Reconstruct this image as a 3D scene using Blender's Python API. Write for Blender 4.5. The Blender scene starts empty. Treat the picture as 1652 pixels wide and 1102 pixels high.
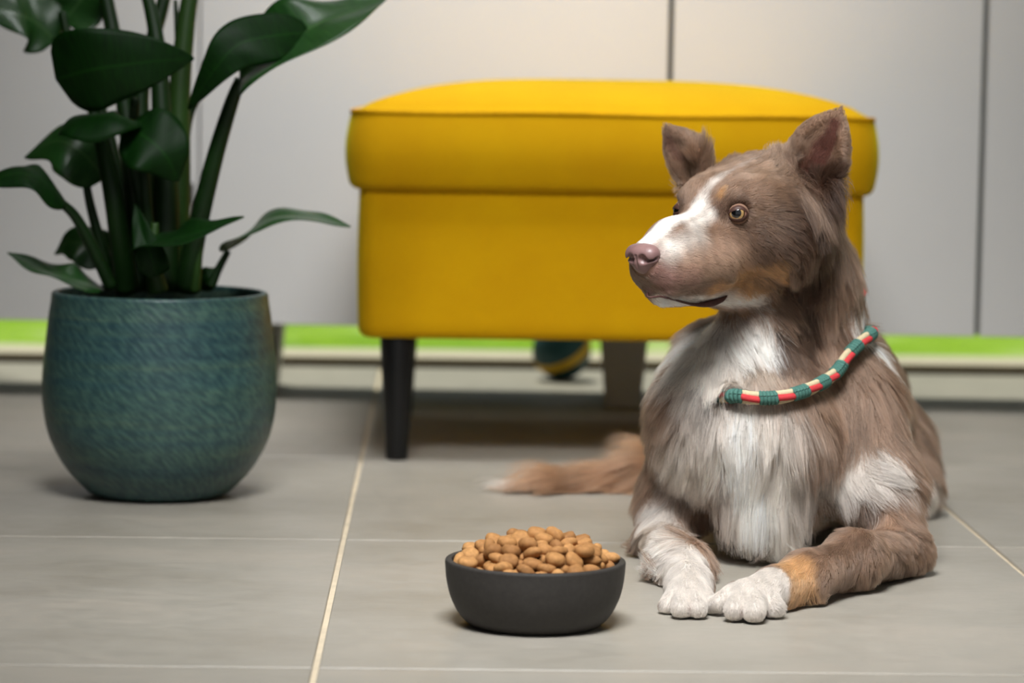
import bpy, bmesh, math, random
import numpy as np
from mathutils import Vector, Matrix, Euler
from mathutils.kdtree import KDTree

random.seed(7)
np.random.seed(7)
SC = bpy.context.scene
COL = SC.collection
rad = math.radians

# ------------------------------------------------------------------ camera
CAM_H = 0.4326
cam_data = bpy.data.cameras.new('camera')
cam = bpy.data.objects.new('camera', cam_data)
COL.objects.link(cam)
SC.camera = cam
CR = np.array(((0.99960, -0.02343, 0.01534), (-0.01319, 0.08917, 0.99593), (-0.02470, -0.99574, 0.08883)))
_mw = Matrix([[CR[0][i], CR[1][i], CR[2][i], 0] for i in range(3)] + [[0, 0, 0, 1]])
cam.matrix_world = Matrix.Translation((0, 0, CAM_H)) @ _mw.to_quaternion().to_matrix().to_4x4()
cam_data.sensor_width = 36.0
cam_data.lens = 36.0 * 4690.0 / 1652.0
cam_data.dof.use_dof = True
cam_data.dof.focus_distance = 2.46
cam_data.dof.aperture_fstop = 4.9
cam_data.dof.aperture_blades = 9
cam_data.clip_start = 0.05

# ------------------------------------------------------------------ world, lights, exposure
SC.view_settings.view_transform = 'Standard'
SC.view_settings.look = 'None'
SC.view_settings.gamma = 1.0
SC.view_settings.use_curve_mapping = False
SC.view_settings.exposure = 0.0
SC.cycles.caustics_reflective = False
SC.cycles.caustics_refractive = False

world = bpy.data.worlds.new('sky')
SC.world = world
world.use_nodes = True
bg = world.node_tree.nodes['Background']
bg.inputs[0].default_value = (0.93, 0.96, 1.0, 1)
bg.inputs[1].default_value = 0.36


def area(name, loc, target, sx, sy, power, color=(1, 1, 1), spread=180):
    d = bpy.data.lights.new(name, 'AREA')
    d.shape = 'RECTANGLE'
    d.size, d.size_y = sx, sy
    d.energy = power
    d.color = color
    d.spread = rad(spread)
    o = bpy.data.objects.new(name, d)
    COL.objects.link(o)
    o.location = loc
    o.rotation_euler = (Vector(target) - Vector(loc)).to_track_quat('-Z', 'Y').to_euler()
    return o


area('added_area_light', (0.05, 1.35, 1.85), (0.17, 2.46, 0.10), 0.8, 0.7, 8.8, (0.97, 0.985, 1.0), 52)  # added lamp without a known fixture, lights chest and floor from the front
area('added_area_light', (0.12, 3.12, 1.90), (0.12, 3.70, 0.60), 0.8, 0.5, 8.4, (0.97, 0.985, 1.0), 66)  # second added lamp, put in to brighten footstool top and cabinets
sun_d = bpy.data.lights.new('sun', 'SUN')
sun_d.energy = 5.2
sun_d.angle = rad(12)
sun_d.color = (1.0, 0.95, 0.86)
sun = bpy.data.objects.new('sun', sun_d)
COL.objects.link(sun)
sun.rotation_euler = (Vector((0.2, -0.5, -1.0))).to_track_quat('-Z', 'Y').to_euler()


# ------------------------------------------------------------------ helpers
def tag(o, label=None, cat=None, group=None, kind=None):
    for k, v in (('label', label), ('category', cat), ('group', group), ('kind', kind)):
        if v:
            o[k] = v
    return o


def empty(name, loc, label=None, cat=None, group=None):
    o = bpy.data.objects.new(name, None)
    o.empty_display_size = 0.05
    COL.objects.link(o)
    o.location = loc
    return tag(o, label, cat, group)


def link(name, me, mat=None, parent=None, smooth=False, local=False):
    """One mesh object; world-space mesh data is kept in place under a parent that only has a location."""
    if mat and not me.materials:
        for m in (mat if isinstance(mat, (list, tuple)) else [mat]):
            me.materials.append(m)
    if smooth:
        me.polygons.foreach_set('use_smooth', [True] * len(me.polygons))
    o = bpy.data.objects.new(name, me)
    COL.objects.link(o)
    if parent is not None:
        o.parent = parent
        if parent.parent is None and not local:
            o.matrix_parent_inverse = Matrix.Translation(-parent.matrix_basis.translation)
    return o


def mesh_of(bm, name='m'):
    me = bpy.data.meshes.new(name)
    bm.normal_update()
    bm.to_mesh(me)
    bm.free()
    return me


def mesh_np(verts, faces, name='m'):
    me = bpy.data.meshes.new(name)
    me.from_pydata([tuple(v) for v in verts], [], [tuple(f) for f in faces])
    me.update()
    return me


def box(bm, x0, x1, y0, y1, z0, z1, bevel=0.0, seg=2):
    r = bmesh.ops.create_cube(bm, size=1.0)
    vs = r['verts']
    for v in vs:
        v.co = Vector((x0 + (v.co.x + .5) * (x1 - x0), y0 + (v.co.y + .5) * (y1 - y0), z0 + (v.co.z + .5) * (z1 - z0)))
    if bevel:
        es = list({e for v in vs for e in v.link_edges})
        bmesh.ops.bevel(bm, geom=es, offset=bevel, segments=seg, affect='EDGES', profile=0.5)


def lathe(profile, n=72):
    """profile: (r, z) list -> verts, faces about the z axis."""
    V, F = [], []
    for r, z in profile:
        for i in range(n):
            a = 2 * math.pi * i / n
            V.append((r * math.cos(a), r * math.sin(a), z))
    for j in range(len(profile) - 1):
        for i in range(n):
            a, b = j * n + i, j * n + (i + 1) % n
            F.append((a, b, b + n, a + n))
    return V, F


def smooth_path(pts, n):
    """Catmull-Rom through pts, n samples."""
    P = np.array(pts, float)
    P = np.vstack([2 * P[0] - P[1], P, 2 * P[-1] - P[-2]])
    out = []
    m = len(P) - 3
    for t in np.linspace(0, m - 1e-6, n):
        i = int(t)
        u = t - i
        a, b, c, d = P[i:i + 4]
        out.append(0.5 * ((2 * b) + (c - a) * u + (2 * a - 5 * b + 4 * c - d) * u * u + (3 * b - a - 3 * c + d) * u ** 3))
    return np.array(out)


def tube(path, radii, n=10, cap=True, flat=1.0):
    """Swept tube along a path (array k x 3), radius per point."""
    path = np.array(path, float)
    k = len(path)
    radii = np.ones(k) * np.array(radii, float)
    T = np.gradient(path, axis=0)
    T /= np.linalg.norm(T, axis=1, keepdims=True) + 1e-12
    up = np.array((0, 0, 1.0)) if abs(T[0][2]) < 0.9 else np.array((1.0, 0, 0))
    N = np.cross(T[0], up)
    N /= np.linalg.norm(N)
    V, F = [], []
    for i in range(k):
        N = N - T[i] * (N @ T[i])
        N /= np.linalg.norm(N)
        B = np.cross(T[i], N)
        for j in range(n):
            a = 2 * math.pi * j / n
            V.append(path[i] + radii[i] * (math.cos(a) * N + flat * math.sin(a) * B))
    for i in range(k - 1):
        for j in range(n):
            a, b = i * n + j, i * n + (j + 1) % n
            F.append((a, b, b + n, a + n))
    if cap:
        F.append(tuple(range(n))[::-1])
        F.append(tuple((k - 1) * n + j for j in range(n)))
    return V, F


# ------------------------------------------------------------------ materials
def srgb(r, g, b):
    f = lambda c: (c / 255 / 12.92) if c / 255 <= 0.04045 else ((c / 255 + 0.055) / 1.055) ** 2.4
    return (f(r), f(g), f(b), 1.0)


class Mat:
    def __init__(self, name, color=(0.5, 0.5, 0.5, 1), rough=0.5, spec=0.5, metallic=0.0):
        self.m = bpy.data.materials.new(name)
        self.m.use_nodes = True
        self.t = self.m.node_tree
        self.p = self.t.nodes['Principled BSDF']
        self.p.inputs['Base Color'].default_value = color
        self.p.inputs['Roughness'].default_value = rough
        self.p.inputs['Specular IOR Level'].default_value = spec
        self.p.inputs['Metallic'].default_value = metallic

    def n(self, kind, **kw):
        nd = self.t.nodes.new(kind)
        for k, v in kw.items():
            if k in nd.inputs:
                nd.inputs[k].default_value = v
            else:
                setattr(nd, k, v)
        return nd

    def l(self, a, b):
        self.t.links.new(a, b)

    def coords(self, scale=(1, 1, 1), kind='Object', rot=(0, 0, 0)):
        tc = self.n('ShaderNodeTexCoord')
        mp = self.n('ShaderNodeMapping')
        mp.inputs['Scale'].default_value = scale
        mp.inputs['Rotation'].default_value = rot
        self.l(tc.outputs[kind], mp.inputs['Vector'])
        return mp.outputs[0]

    def noise(self, vec, scale, detail=4, rough=0.55):
        nd = self.n('ShaderNodeTexNoise')
        nd.inputs['Scale'].default_value = scale
        nd.inputs['Detail'].default_value = detail
        nd.inputs['Roughness'].default_value = rough
        self.l(vec, nd.inputs['Vector'])
        return nd.outputs['Fac']

    def ramp(self, fac, stops):
        r = self.n('ShaderNodeValToRGB')
        el = r.color_ramp.elements
        while len(el) < len(stops):
            el.new(0.5)
        for e, (p, c) in zip(el, stops):
            e.position, e.color = p, c
        self.l(fac, r.inputs[0])
        return r.outputs[0]

    def mix(self, fac, a, b, mode='MIX'):
        nd = self.n('ShaderNodeMix', data_type='RGBA', blend_type=mode)
        for s, v in ((nd.inputs[0], fac), (nd.inputs[6], a), (nd.inputs[7], b)):
            if isinstance(v, (int, float, tuple)):
                s.default_value = v
            else:
                self.l(v, s)
        return nd.outputs[2]

    def base(self, sock):
        self.l(sock, self.p.inputs['Base Color'])

    def bump(self, h, strength=0.3, dist=0.001):
        b = self.n('ShaderNodeBump')
        b.inputs['Strength'].default_value = strength
        b.inputs['Distance'].default_value = dist
        self.l(h, b.inputs['Height'])
        self.l(b.outputs[0], self.p.inputs['Normal'])
        return b


def mat_tile():
    M = Mat('stone_tile', rough=0.42, spec=0.45)
    v = M.coords((1.0, 1.5, 1.0), 'Object')
    oi = M.n('ShaderNodeObjectInfo')
    add = M.n('ShaderNodeVectorMath', operation='ADD')
    sc = M.n('ShaderNodeVectorMath', operation='SCALE')
    sc.inputs[0].default_value = (7.3, 3.1, 5.7)
    M.l(oi.outputs['Random'], sc.inputs['Scale'])
    M.l(v, add.inputs[0]); M.l(sc.outputs[0], add.inputs[1])
    a = M.noise(add.outputs[0], 5.0, 6, 0.62)
    b = M.noise(add.outputs[0], 45.0, 4, 0.6)
    c = M.ramp(a, [(0.28, srgb(147, 140, 128)), (0.5, srgb(158, 152, 141)), (0.72, srgb(166, 158, 146))])
    d = M.ramp(b, [(0.3, (0.93, 0.93, 0.93, 1)), (0.7, (1, 1, 1, 1))])
    M.base(M.mix(1.0, c, d, 'MULTIPLY'))
    rr = M.ramp(b, [(0.3, (0.36, 0.36, 0.36, 1)), (0.7, (0.5, 0.5, 0.5, 1))])
    M.l(rr, M.p.inputs['Roughness'])
    M.bump(b, 0.12, 0.0008)
    return M.m


def mat_fabric():
    M = Mat('yellow_wool', srgb(228, 176, 8), rough=0.9, spec=0.15)
    v = M.coords((1, 1, 1), 'Object')
    a = M.noise(v, 9, 4, 0.6)
    c = M.ramp(a, [(0.3, srgb(206, 151, 0)), (0.7, srgb(214, 162, 1))])
    M.base(c)
    w1 = M.n('ShaderNodeTexWave', wave_type='BANDS', bands_direction='X')
    w1.inputs['Scale'].default_value = 320
    w2 = M.n('ShaderNodeTexWave', wave_type='BANDS', bands_direction='Z')
    w2.inputs['Scale'].default_value = 320
    M.l(v, w1.inputs['Vector']); M.l(v, w2.inputs['Vector'])
    m = M.n('ShaderNodeMath', operation='ADD')
    M.l(w1.outputs['Fac'], m.inputs[0]); M.l(w2.outputs['Fac'], m.inputs[1])
    M.bump(m.outputs[0], 0.25, 0.0006)
    M.p.inputs['Sheen Weight'].default_value = 0.7
    M.p.inputs['Sheen Roughness'].default_value = 0.4
    M.p.inputs['Sheen Tint'].default_value = srgb(235, 255, 60)
    return M.m


def mat_glaze():
    M = Mat('teal_glaze', srgb(60, 92, 92), rough=0.38, spec=0.45)
    v = M.coords((1, 1, 1), 'Object')
    # combed relief: short slanted ticks round the pot
    tc = M.n('ShaderNodeTexCoord')
    sep = M.n('ShaderNodeSeparateXYZ')
    M.l(tc.outputs['Object'], sep.inputs[0])
    at2 = M.n('ShaderNodeMath', operation='ARCTAN2')
    M.l(sep.outputs['Y'], at2.inputs[0]); M.l(sep.outputs['X'], at2.inputs[1])
    cb = M.n('ShaderNodeCombineXYZ')
    mz = M.n('ShaderNodeMath', operation='MULTIPLY'); mz.inputs[1].default_value = 8.0
    M.l(sep.outputs['Z'], mz.inputs[0])
    M.l(at2.outputs[0], cb.inputs['X']); M.l(mz.outputs[0], cb.inputs['Y'])
    mp = M.n('ShaderNodeMapping')
    mp0 = M.n('ShaderNodeMapping')
    mp0.inputs['Rotation'].default_value = (0, 0, rad(38))
    M.l(cb.outputs[0], mp0.inputs['Vector'])
    mp.inputs['Scale'].default_value = (9, 30, 1)
    M.l(mp0.outputs[0], mp.inputs['Vector'])
    nz = M.n('ShaderNodeTexNoise'); nz.inputs['Scale'].default_value = 1.0; nz.inputs['Detail'].default_value = 2
    M.l(mp.outputs[0], nz.inputs['Vector'])
    band = M.coords((0.6, 0.6, 26), 'Object')
    bn = M.noise(band, 1.6, 5, 0.65)
    base = M.ramp(bn, [(0.30, srgb(34, 58, 66)), (0.44, srgb(50, 80, 84)), (0.56, srgb(60, 88, 84)), (0.72, srgb(88, 104, 88))])
    tick = M.ramp(nz.outputs['Fac'], [(0.38, (0.62, 0.66, 0.70, 1)), (0.64, (1.36, 1.26, 1.10, 1))])
    M.base(M.mix(1.0, base, tick, 'MULTIPLY'))
    M.bump(nz.outputs['Fac'], 0.5, 0.0015)
    return M.m


def mat_leaf(name, dark, light, back, rough=0.36, spec=0.5):
    M = Mat(name, rough=rough, spec=spec)
    uv = M.n('ShaderNodeUVMap')
    sep = M.n('ShaderNodeSeparateXYZ')
    M.l(uv.outputs[0], sep.inputs[0])
    mp = M.n('ShaderNodeMapping')
    mp.inputs['Scale'].default_value = (60, 3, 1)
    M.l(uv.outputs[0], mp.inputs['Vector'])
    nz = M.noise(mp.outputs[0], 1.0, 3, 0.5)
    c = M.ramp(nz, [(0.3, dark), (0.7, light)])
    # pale midrib
    ab = M.n('ShaderNodeMath', operation='SUBTRACT'); ab.inputs[1].default_value = 0.5
    M.l(sep.outputs['Y'], ab.inputs[0])
    aa = M.n('ShaderNodeMath', operation='ABSOLUTE'); M.l(ab.outputs[0], aa.inputs[0])
    rb = M.ramp(aa.outputs[0], [(0.012, (1, 1, 1, 1)), (0.03, (0, 0, 0, 1))])
    c2 = M.mix(rb, c, back)
    gm = M.n('ShaderNodeNewGeometry')
    c3 = M.mix(gm.outputs['Backfacing'], c2, M.mix(0.45, c2, back))
    M.base(c3)
    M.bump(nz, 0.2, 0.0008)
    M.p.inputs['Subsurface Weight'].default_value = 0.0
    # light through the blade
    tr = M.n('ShaderNodeBsdfTranslucent')
    M.l(M.mix(0.6, c3, srgb(70, 120, 10)), tr.inputs[0])
    ms = M.n('ShaderNodeMixShader'); ms.inputs[0].default_value = 0.12
    out = M.t.nodes['Material Output']
    M.l(M.p.outputs[0], ms.inputs[1]); M.l(tr.outputs[0], ms.inputs[2]); M.l(ms.outputs[0], out.inputs['Surface'])
    return M.m


def mat_simple(name, col, rough=0.5, spec=0.5, nscale=0, namp=0.1, bump=0.0, bdist=0.001):
    M = Mat(name, col, rough, spec)
    if nscale:
        v = M.coords((1, 1, 1), 'Object')
        a = M.noise(v, nscale, 5, 0.6)
        lo = tuple(c * (1 - namp) for c in col[:3]) + (1,)
        hi = tuple(min(1, c * (1 + namp)) for c in col[:3]) + (1,)
        M.base(M.ramp(a, [(0.3, lo), (0.7, hi)]))
        if bump:
            M.bump(a, bump, bdist)
    return M.m


def mat_glass():
    m = bpy.data.materials.new('window_glass')
    m.use_nodes = True
    t = m.node_tree
    t.nodes.remove(t.nodes['Principled BSDF'])
    tr = t.nodes.new('ShaderNodeBsdfTransparent')
    tr.inputs[0].default_value = (0.93, 0.96, 0.94, 1)
    gl = t.nodes.new('ShaderNodeBsdfGlossy'); gl.inputs['Roughness'].default_value = 0.02
    mx = t.nodes.new('ShaderNodeMixShader'); mx.inputs[0].default_value = 0.05
    t.links.new(tr.outputs[0], mx.inputs[1]); t.links.new(gl.outputs[0], mx.inputs[2])
    t.links.new(mx.outputs[0], t.nodes['Material Output'].inputs['Surface'])
    return m


def mat_lawn():
    M = Mat('lawn_green', rough=0.9, spec=0.1)
    v = M.coords((1, 1, 1), 'Object')
    a = M.noise(v, 2.3, 3, 0.6)
    b = M.noise(v, 60, 3, 0.6)
    c = M.ramp(a, [(0.34, srgb(96, 142, 22)), (0.46, srgb(124, 164, 26)), (0.55, srgb(140, 176, 60)), (0.64, srgb(180, 192, 140))])
    M.base(M.mix(0.3, c, M.ramp(b, [(0.3, srgb(90, 132, 22)), (0.7, srgb(156, 182, 50))])))
    return M.m


TILE = mat_tile()
GROUT = mat_simple('cream_grout', srgb(205, 190, 165), 0.85, 0.2, 40, 0.12)
WOOL = mat_fabric()
PIPING = mat_simple('ochre_piping', srgb(190, 138, 6), 0.9, 0.1, 60, 0.1)
BLACKWOOD = mat_simple('black_lacquered_wood', srgb(14, 14, 15), 0.45, 0.35, 30, 0.2)
GLAZE = mat_glaze()
SOIL = mat_simple('potting_soil', srgb(42, 32, 24), 0.95, 0.2, 120, 0.4, 0.8, 0.004)
LEAF = mat_leaf('shaded_leaf', srgb(3, 32, 2), srgb(10, 50, 4), srgb(16, 58, 8), 0.55, 0.2)  # shade of the leaves turned from the light, put into a darker green
LEAFB = mat_leaf('sheen_leaf', srgb(22, 60, 20), srgb(40, 82, 32), srgb(56, 92, 46), 0.34, 0.55)  # paler copy: window sheen put into colour and gloss
STALK = mat_simple('green_stalk', srgb(14, 42, 6), 0.5, 0.3, 14, 0.35)
STALKB = mat_simple('pale_green_stalk', srgb(38, 66, 20), 0.5, 0.3, 14, 0.3)
SHEATH = mat_simple('dry_sheath', srgb(120, 110, 70), 0.6, 0.3, 20, 0.3)
WHITE = mat_simple('white_satin_lacquer', srgb(203, 202, 200), 0.5, 0.35, 3, 0.02)
WHITEGAP = mat_simple('cabinet_carcass_grey', srgb(120, 124, 114), 0.7, 0.3, 10, 0.1)
DARKPULL = mat_simple('dark_metal_pull', srgb(40, 38, 36), 0.4, 0.5, 30, 0.1)
RAIL = mat_simple('beige_window_rail', srgb(190, 180, 158), 0.55, 0.4, 10, 0.05)
DARKRAIL = mat_simple('brown_window_track', srgb(84, 70, 46), 0.6, 0.3, 20, 0.15)
GLASS = mat_glass()
LAWN = mat_lawn()
DARKWALL = mat_simple('fill_cutting_dark_wall', srgb(62, 50, 42), 0.6, 0.3, 8, 0.2)  # made-up dark finish: keeps fill light off the left side
WALLP = mat_simple('wall_plaster', srgb(222, 217, 208), 0.9, 0.2, 20, 0.02)
CLAY = mat_simple('charcoal_bowl', srgb(50, 47, 44), 0.62, 0.35, 220, 0.16, 0.25, 0.0006)
KIB = None

# ------------------------------------------------------------------ setting
def build_room():
    bm = bmesh.new()
    box(bm, -2.6, 2.6, -0.2, 4.50, -0.10, -0.0025)
    floor = link('floor', mesh_of(bm), GROUT)
    tag(floor, kind='structure')
    px, py, g = 0.6155, 0.6025, 0.0048
    bm = bmesh.new()
    box(bm, -px / 2 + g / 2, px / 2 - g / 2, -py / 2 + g / 2, py / 2 - g / 2, -0.009, 0.0, 0.0008, 1)
    tm = mesh_of(bm, 'tile')
    tm.materials.append(TILE)
    for j in range(-4, 4):
        for i in range(-4, 5):
            cx, cy = -0.0888 + (i + .5) * px, 2.7195 + (j - .5 + .0) * py + py
            if cy + py / 2 > 4.50 or abs(cx) > 2.55:
                continue
            o = bpy.data.objects.new('tile', tm)
            COL.objects.link(o)
            o.parent = floor
            o.location = (cx, cy, 0)
    # last row, cut at the window
    y0 = 2.7195 + 2 * py + g / 2
    bm = bmesh.new()
    box(bm, -px / 2 + g / 2, px / 2 - g / 2, 0, 4.384 - y0, -0.009, 0.0, 0.0008, 1)
    tm2 = mesh_of(bm, 'cut_tile')
    tm2.materials.append(TILE)
    for i in range(-4, 5):
        cx = -0.0888 + (i + .5) * px
        if abs(cx) > 2.55:
            continue
        o = bpy.data.objects.new('tile', tm2)
        COL.objects.link(o)
        o.parent = floor
        o.location = (cx, y0, 0)
    # walls, ceiling
    for nm, b in (('wall_left', (-1.5, -1.4, -0.2, 4.39, -0.1, 2.6)), ('wall_right', (2.6, 2.7, -0.2, 4.5, -0.1, 2.6)),
                  ('ceiling', (-2.7, 2.7, -0.2, 4.5, 2.5, 2.6)), ('wall_back', (-2.6, 2.6, 4.40, 4.5, 2.2, 2.5))):
        bm2 = bmesh.new()
        box(bm2, *b)
        tag(link(nm, mesh_of(bm2), DARKWALL if nm == 'wall_left' else WALLP), kind='structure')
    # window: sliding glass wall behind the cabinets
    win = empty('window_1', (0, 4.40, 0))
    tag(win, kind='structure')
    bm = bmesh.new()
    box(bm, -2.6, 2.6, 4.385, 4.43, -0.002, 0.011)
    link('track', mesh_of(bm), DARKRAIL, win)
    bm = bmesh.new()
    box(bm, -2.6, 2.6, 4.395, 4.425, 2.15, 2.2)
    link('top_rail', mesh_of(bm), RAIL, win)
    for x in (-2.57, -0.772, 1.02, 2.57):
        bm = bmesh.new()
        box(bm, x - 0.018, x + 0.018, 4.390, 4.428, 0.011, 2.16, 0.002, 1)
        link('post', mesh_of(bm), DARKRAIL, win)
    for x0, x1 in ((-2.55, -0.79), (-0.754, 1.002), (1.038, 2.55)):
        bm = bmesh.new()
        box(bm, x0, x1, 4.405, 4.413, 0.0105, 2.151)
        link('pane', mesh_of(bm), GLASS, win)
    # garden outside
    bm = bmesh.new()
    box(bm, -14, 14, 4.9, 24, -0.14, -0.03)
    g = link('lawn_ground', mesh_of(bm), LAWN)
    tag(g, kind='structure')
    bm = bmesh.new()
    box(bm, -14, 14, 4.50, 4.9, -0.14, -0.02)
    tag(link('path', mesh_of(bm), RAIL), kind='structure')


def build_added_hedge():
    # unseen hedge, added to darken what the floor reflects under the cabinets
    rs = random.Random(4)
    bm = bmesh.new()
    bmesh.ops.create_grid(bm, x_segments=120, y_segments=14, size=1)
    for v in bm.verts:
        x, t = v.co.x * 12, (v.co.y + 1) / 2
        a = t * math.pi
        v.co = Vector((x + rs.uniform(-.04, .04), 10.5 - 0.8 * math.cos(a) + rs.uniform(-.09, .09), max(-0.05, 1.9 * min(1, 1.6 * math.sin(a)) + rs.uniform(-.08, .08))))
    ADDED_HEDGE = mat_simple('added_hedge_green', srgb(38, 58, 22), 0.9, 0.1, 9, 0.5, 0.8, 0.05)
    tag(link('added_hedge_foliage', mesh_of(bm), ADDED_HEDGE), kind='stuff')


def build_cabinets():
    """Row of white cabinets on tapered feet, set slightly askew in front of the window."""
    rz = -0.047
    xa, xb, xc = -0.3235, 0.2990, 0.7125
    c, s = math.cos(rz), math.sin(rz)
    ox, oy = 0.0, 3.858

    def cab(name, x0, x1, doors, feet, label, handle=None):
        root = empty(name, (ox + (x0 + x1) / 2 * c, oy + (x0 + x1) / 2 * s, 0), label, 'cabinet', 'white cabinets along the window')
        root.rotation_euler = (0, 0, rz)
        w = x1 - x0
        zb = 0.106

        def part(n, bm, m, parent=root):
            me = mesh_of(bm)
            me.materials.append(m)
            o = bpy.data.objects.new(n, me)
            COL.objects.link(o)
            o.parent = parent
            return o
        bm = bmesh.new()
        box(bm, -w / 2 + .002, w / 2 - .002, 0.019, 0.27, zb + .001, 1.95, 0.001, 1)
        part('carcass', bm, WHITEGAP)
        ds = []
        for a, b in doors:
            bm = bmesh.new()
            box(bm, a - (x0 + x1) / 2 + (.0012 if abs(a - xa) < .01 else .0035), b - (x0 + x1) / 2 - (.0012 if abs(b - xa) < .01 else .0035), 0, 0.018, zb, 1.95, 0.0012, 2)
            ds.append(part('door', bm, WHITE))
        if handle:
            bm = bmesh.new()
            hx, hz = handle[0] - (x0 + x1) / 2, handle[1]
            box(bm, hx - .006, hx + .006, -0.012, 0.001, hz - .014, hz + .014, 0.002, 1)
            part('handle', bm, DARKPULL, ds[-1])
        for fx, dep in feet:
            V, F = [], []
            xx = fx - (x0 + x1) / 2
            for z, hw in ((0.0, 0.0235), (zb + .002, 0.0335)):
                for dx, dy in ((-1, -1), (1, -1), (1, 1), (-1, 1)):
                    V.append((xx + dx * hw, dep + dy * hw, z))
            F = [(0, 3, 2, 1), (4, 5, 6, 7)] + [(i, (i + 1) % 4, 4 + (i + 1) % 4, 4 + i) for i in range(4)]
            me = mesh_np(V, F)
            bm = bmesh.new()
            bm.from_mesh(me)
            bmesh.ops.bevel(bm, geom=bm.edges[:], offset=.002, segments=1, affect='EDGES')
            part('foot', bm, WHITE)
        return root
    cab('tall_cabinet', -1.15, xa, [(-1.15, xa)], [(-1.05, .05), (xa - .07, .05), (-1.05, .23), (xa - .07, .23)],
        'white cabinet standing behind the potted plant, a small dark pull at its edge', (xa - .012, 0.279))
    cab('tall_cabinet', xa, xb, [(xa, xb)], [(xa + .06, .04), (xb - .054, .015 + .035), (xa + .06, .23), (xb - .054, .23)],
        'wide white cabinet on tapered white feet directly behind the yellow footstool')
    cab('tall_cabinet', xb, 1.125, [(xb, xc), (xc, 1.125)], [(xb + .06, .05), (1.06, .05), (xb + .06, .23), (1.06, .23)],
        'white two-door cabinet standing behind the dog, with a dark joint between its doors')


def build_ottoman():
    # footstool 60 x 52 x 44 cm, axis-aligned
    x0, x1, yf = -0.101, 0.487, 3.275
    cx, cy = (x0 + x1) / 2, yf + 0.25
    root = empty('footstool', (cx, cy, 0), 'yellow upholstered footstool with overhanging padded lid on black tapered legs', 'footstool')

    def rounded_block(hx, hy, z0, z1, rc, rz0, rz1, bulge, nz=14):
        """superellipse-ish rounded rectangle stacked in z with rounded top/bottom rims and bulging sides"""
        V, F = [], []
        n = 0
        ring = []
        ca = 8
        for (sx, sy, a0) in ((1, 1, 0), (-1, 1, 90), (-1, -1, 180), (1, -1, 270)):
            for i in range(ca + 1):
                a = rad(a0 + 90 * i / ca)
                ring.append((sx, sy, math.cos(a), math.sin(a)))
        # subdivide straights by interpolation later
        zs = []
        for i in range(5):
            a = rad(90 * i / 4)
            zs.append((z0 + rz0 * (1 - math.sin(a)), -rz0 * (1 - math.cos(a))))
        zs = [(z0 + rz0 * (1 - math.cos(rad(90 * i / 4))), -rz0 * (1 - math.sin(rad(90 * i / 4)))) for i in range(5)]
        for i in range(1, nz):
            zs.append((z0 + rz0 + (z1 - rz1 - z0 - rz0) * i / nz, 0))
        zs += [(z1 - rz1 * (1 - math.sin(rad(90 * i / 4))), -rz1 * (1 - math.cos(rad(90 * i / 4)))) for i in range(5)]
        pts_per = None
        for z, ins in zs:
            t = (z - z0) / (z1 - z0)
            off = ins + bulge * math.sin(math.pi * t)
            pl = []
            for k, (sx, sy, c, s) in enumerate(ring):
                pl.append((sx * (hx - rc) + (rc + off) * c, sy * (hy - rc) + (rc + off) * s))
            # densify straights
            out = []
            for k in range(len(pl)):
                a, b = pl[k], pl[(k + 1) % len(pl)]
                out.append(a)
                if math.hypot(a[0] - b[0], a[1] - b[1]) > 0.1:
                    for q in range(1, 12):
                        out.append((a[0] + (b[0] - a[0]) * q / 12, a[1] + (b[1] - a[1]) * q / 12))
            pts_per = len(out)
            V += [(x, y, z) for x, y in out]
        m = pts_per
        for j in range(len(zs) - 1):
            for i in range(m):
                a, b = j * m + i, j * m + (i + 1) % m
                F.append((a, b, b + m, a + m))
        return V, F, m, len(zs)

    def put(name, V, F, mat, parent=root):
        me = mesh_np([(v[0] + cx, v[1] + cy, v[2]) for v in V], F)
        return link(name, me, mat, parent, True)
    # body
    V, F, m, nz = rounded_block(0.2865, 0.245, 0.141, 0.315, 0.022, 0.012, 0.004, 0.002)
    F.append(tuple(range(m))[::-1]); F.append(tuple((nz - 1) * m + i for i in range(m)))
    body = put('body', V, F, WOOL)
    # lid side panel + domed top
    V, F, m, nz = rounded_block(0.2970, 0.255, 0.3095, 0.3965, 0.036, 0.009, 0.002, 0.0065)
    F.append(tuple(range(m))[::-1])
    top0 = (nz - 1) * m
    # dome: concentric shrink rings
    R = 16
    for r in range(1, R + 1):
        f = 1 - r / R
        for i in range(m):
            x, y, z = V[top0 + i]
            u, v = x * f, y * f
            e = max(abs(u) / 0.30, abs(v) / 0.258)
            zz = 0.3965 + 0.041 * (1 - e ** 3.6)
            V.append((u, v, zz))
    for r in range(R):
        for i in range(m):
            a, b = top0 + r * m + i, top0 + r * m + (i + 1) % m
            F.append((a, b, b + m, a + m))
    lid = put('lid_cushion', V, F, WOOL)
    # piping round the top edge and a seam gap
    loop = [(V[top0 + i][0] * 1.004, V[top0 + i][1] * 1.004, 0.3968 + 0.0012 * math.sin(V[top0 + i][0] * 23) * math.sin(V[top0 + i][1] * 9)) for i in range(m)]
    loop.append(loop[0])
    tv, tf = tube(loop, 0.0026, 7, False)
    put('piping', tv, tf, PIPING, lid)
    # shadow-gap plinth between lid and body
    bm = bmesh.new()
    for lx, ly in ((-0.241, -0.215), (0.241, -0.215), (-0.241, 0.215), (0.241, 0.215)):
        lv, lf = lathe([(0.0, 0.0), (0.0115, 0.0), (0.0125, 0.0015), (0.0205, 0.135), (0.0205, 0.144)], 28)
        ln = Vector((lx * 0.02, ly * 0.02, 0))
        put('leg', [(x + lx, y + ly, z) for x, y, z in lv], lf, BLACKWOOD)
    bm.free()


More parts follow.
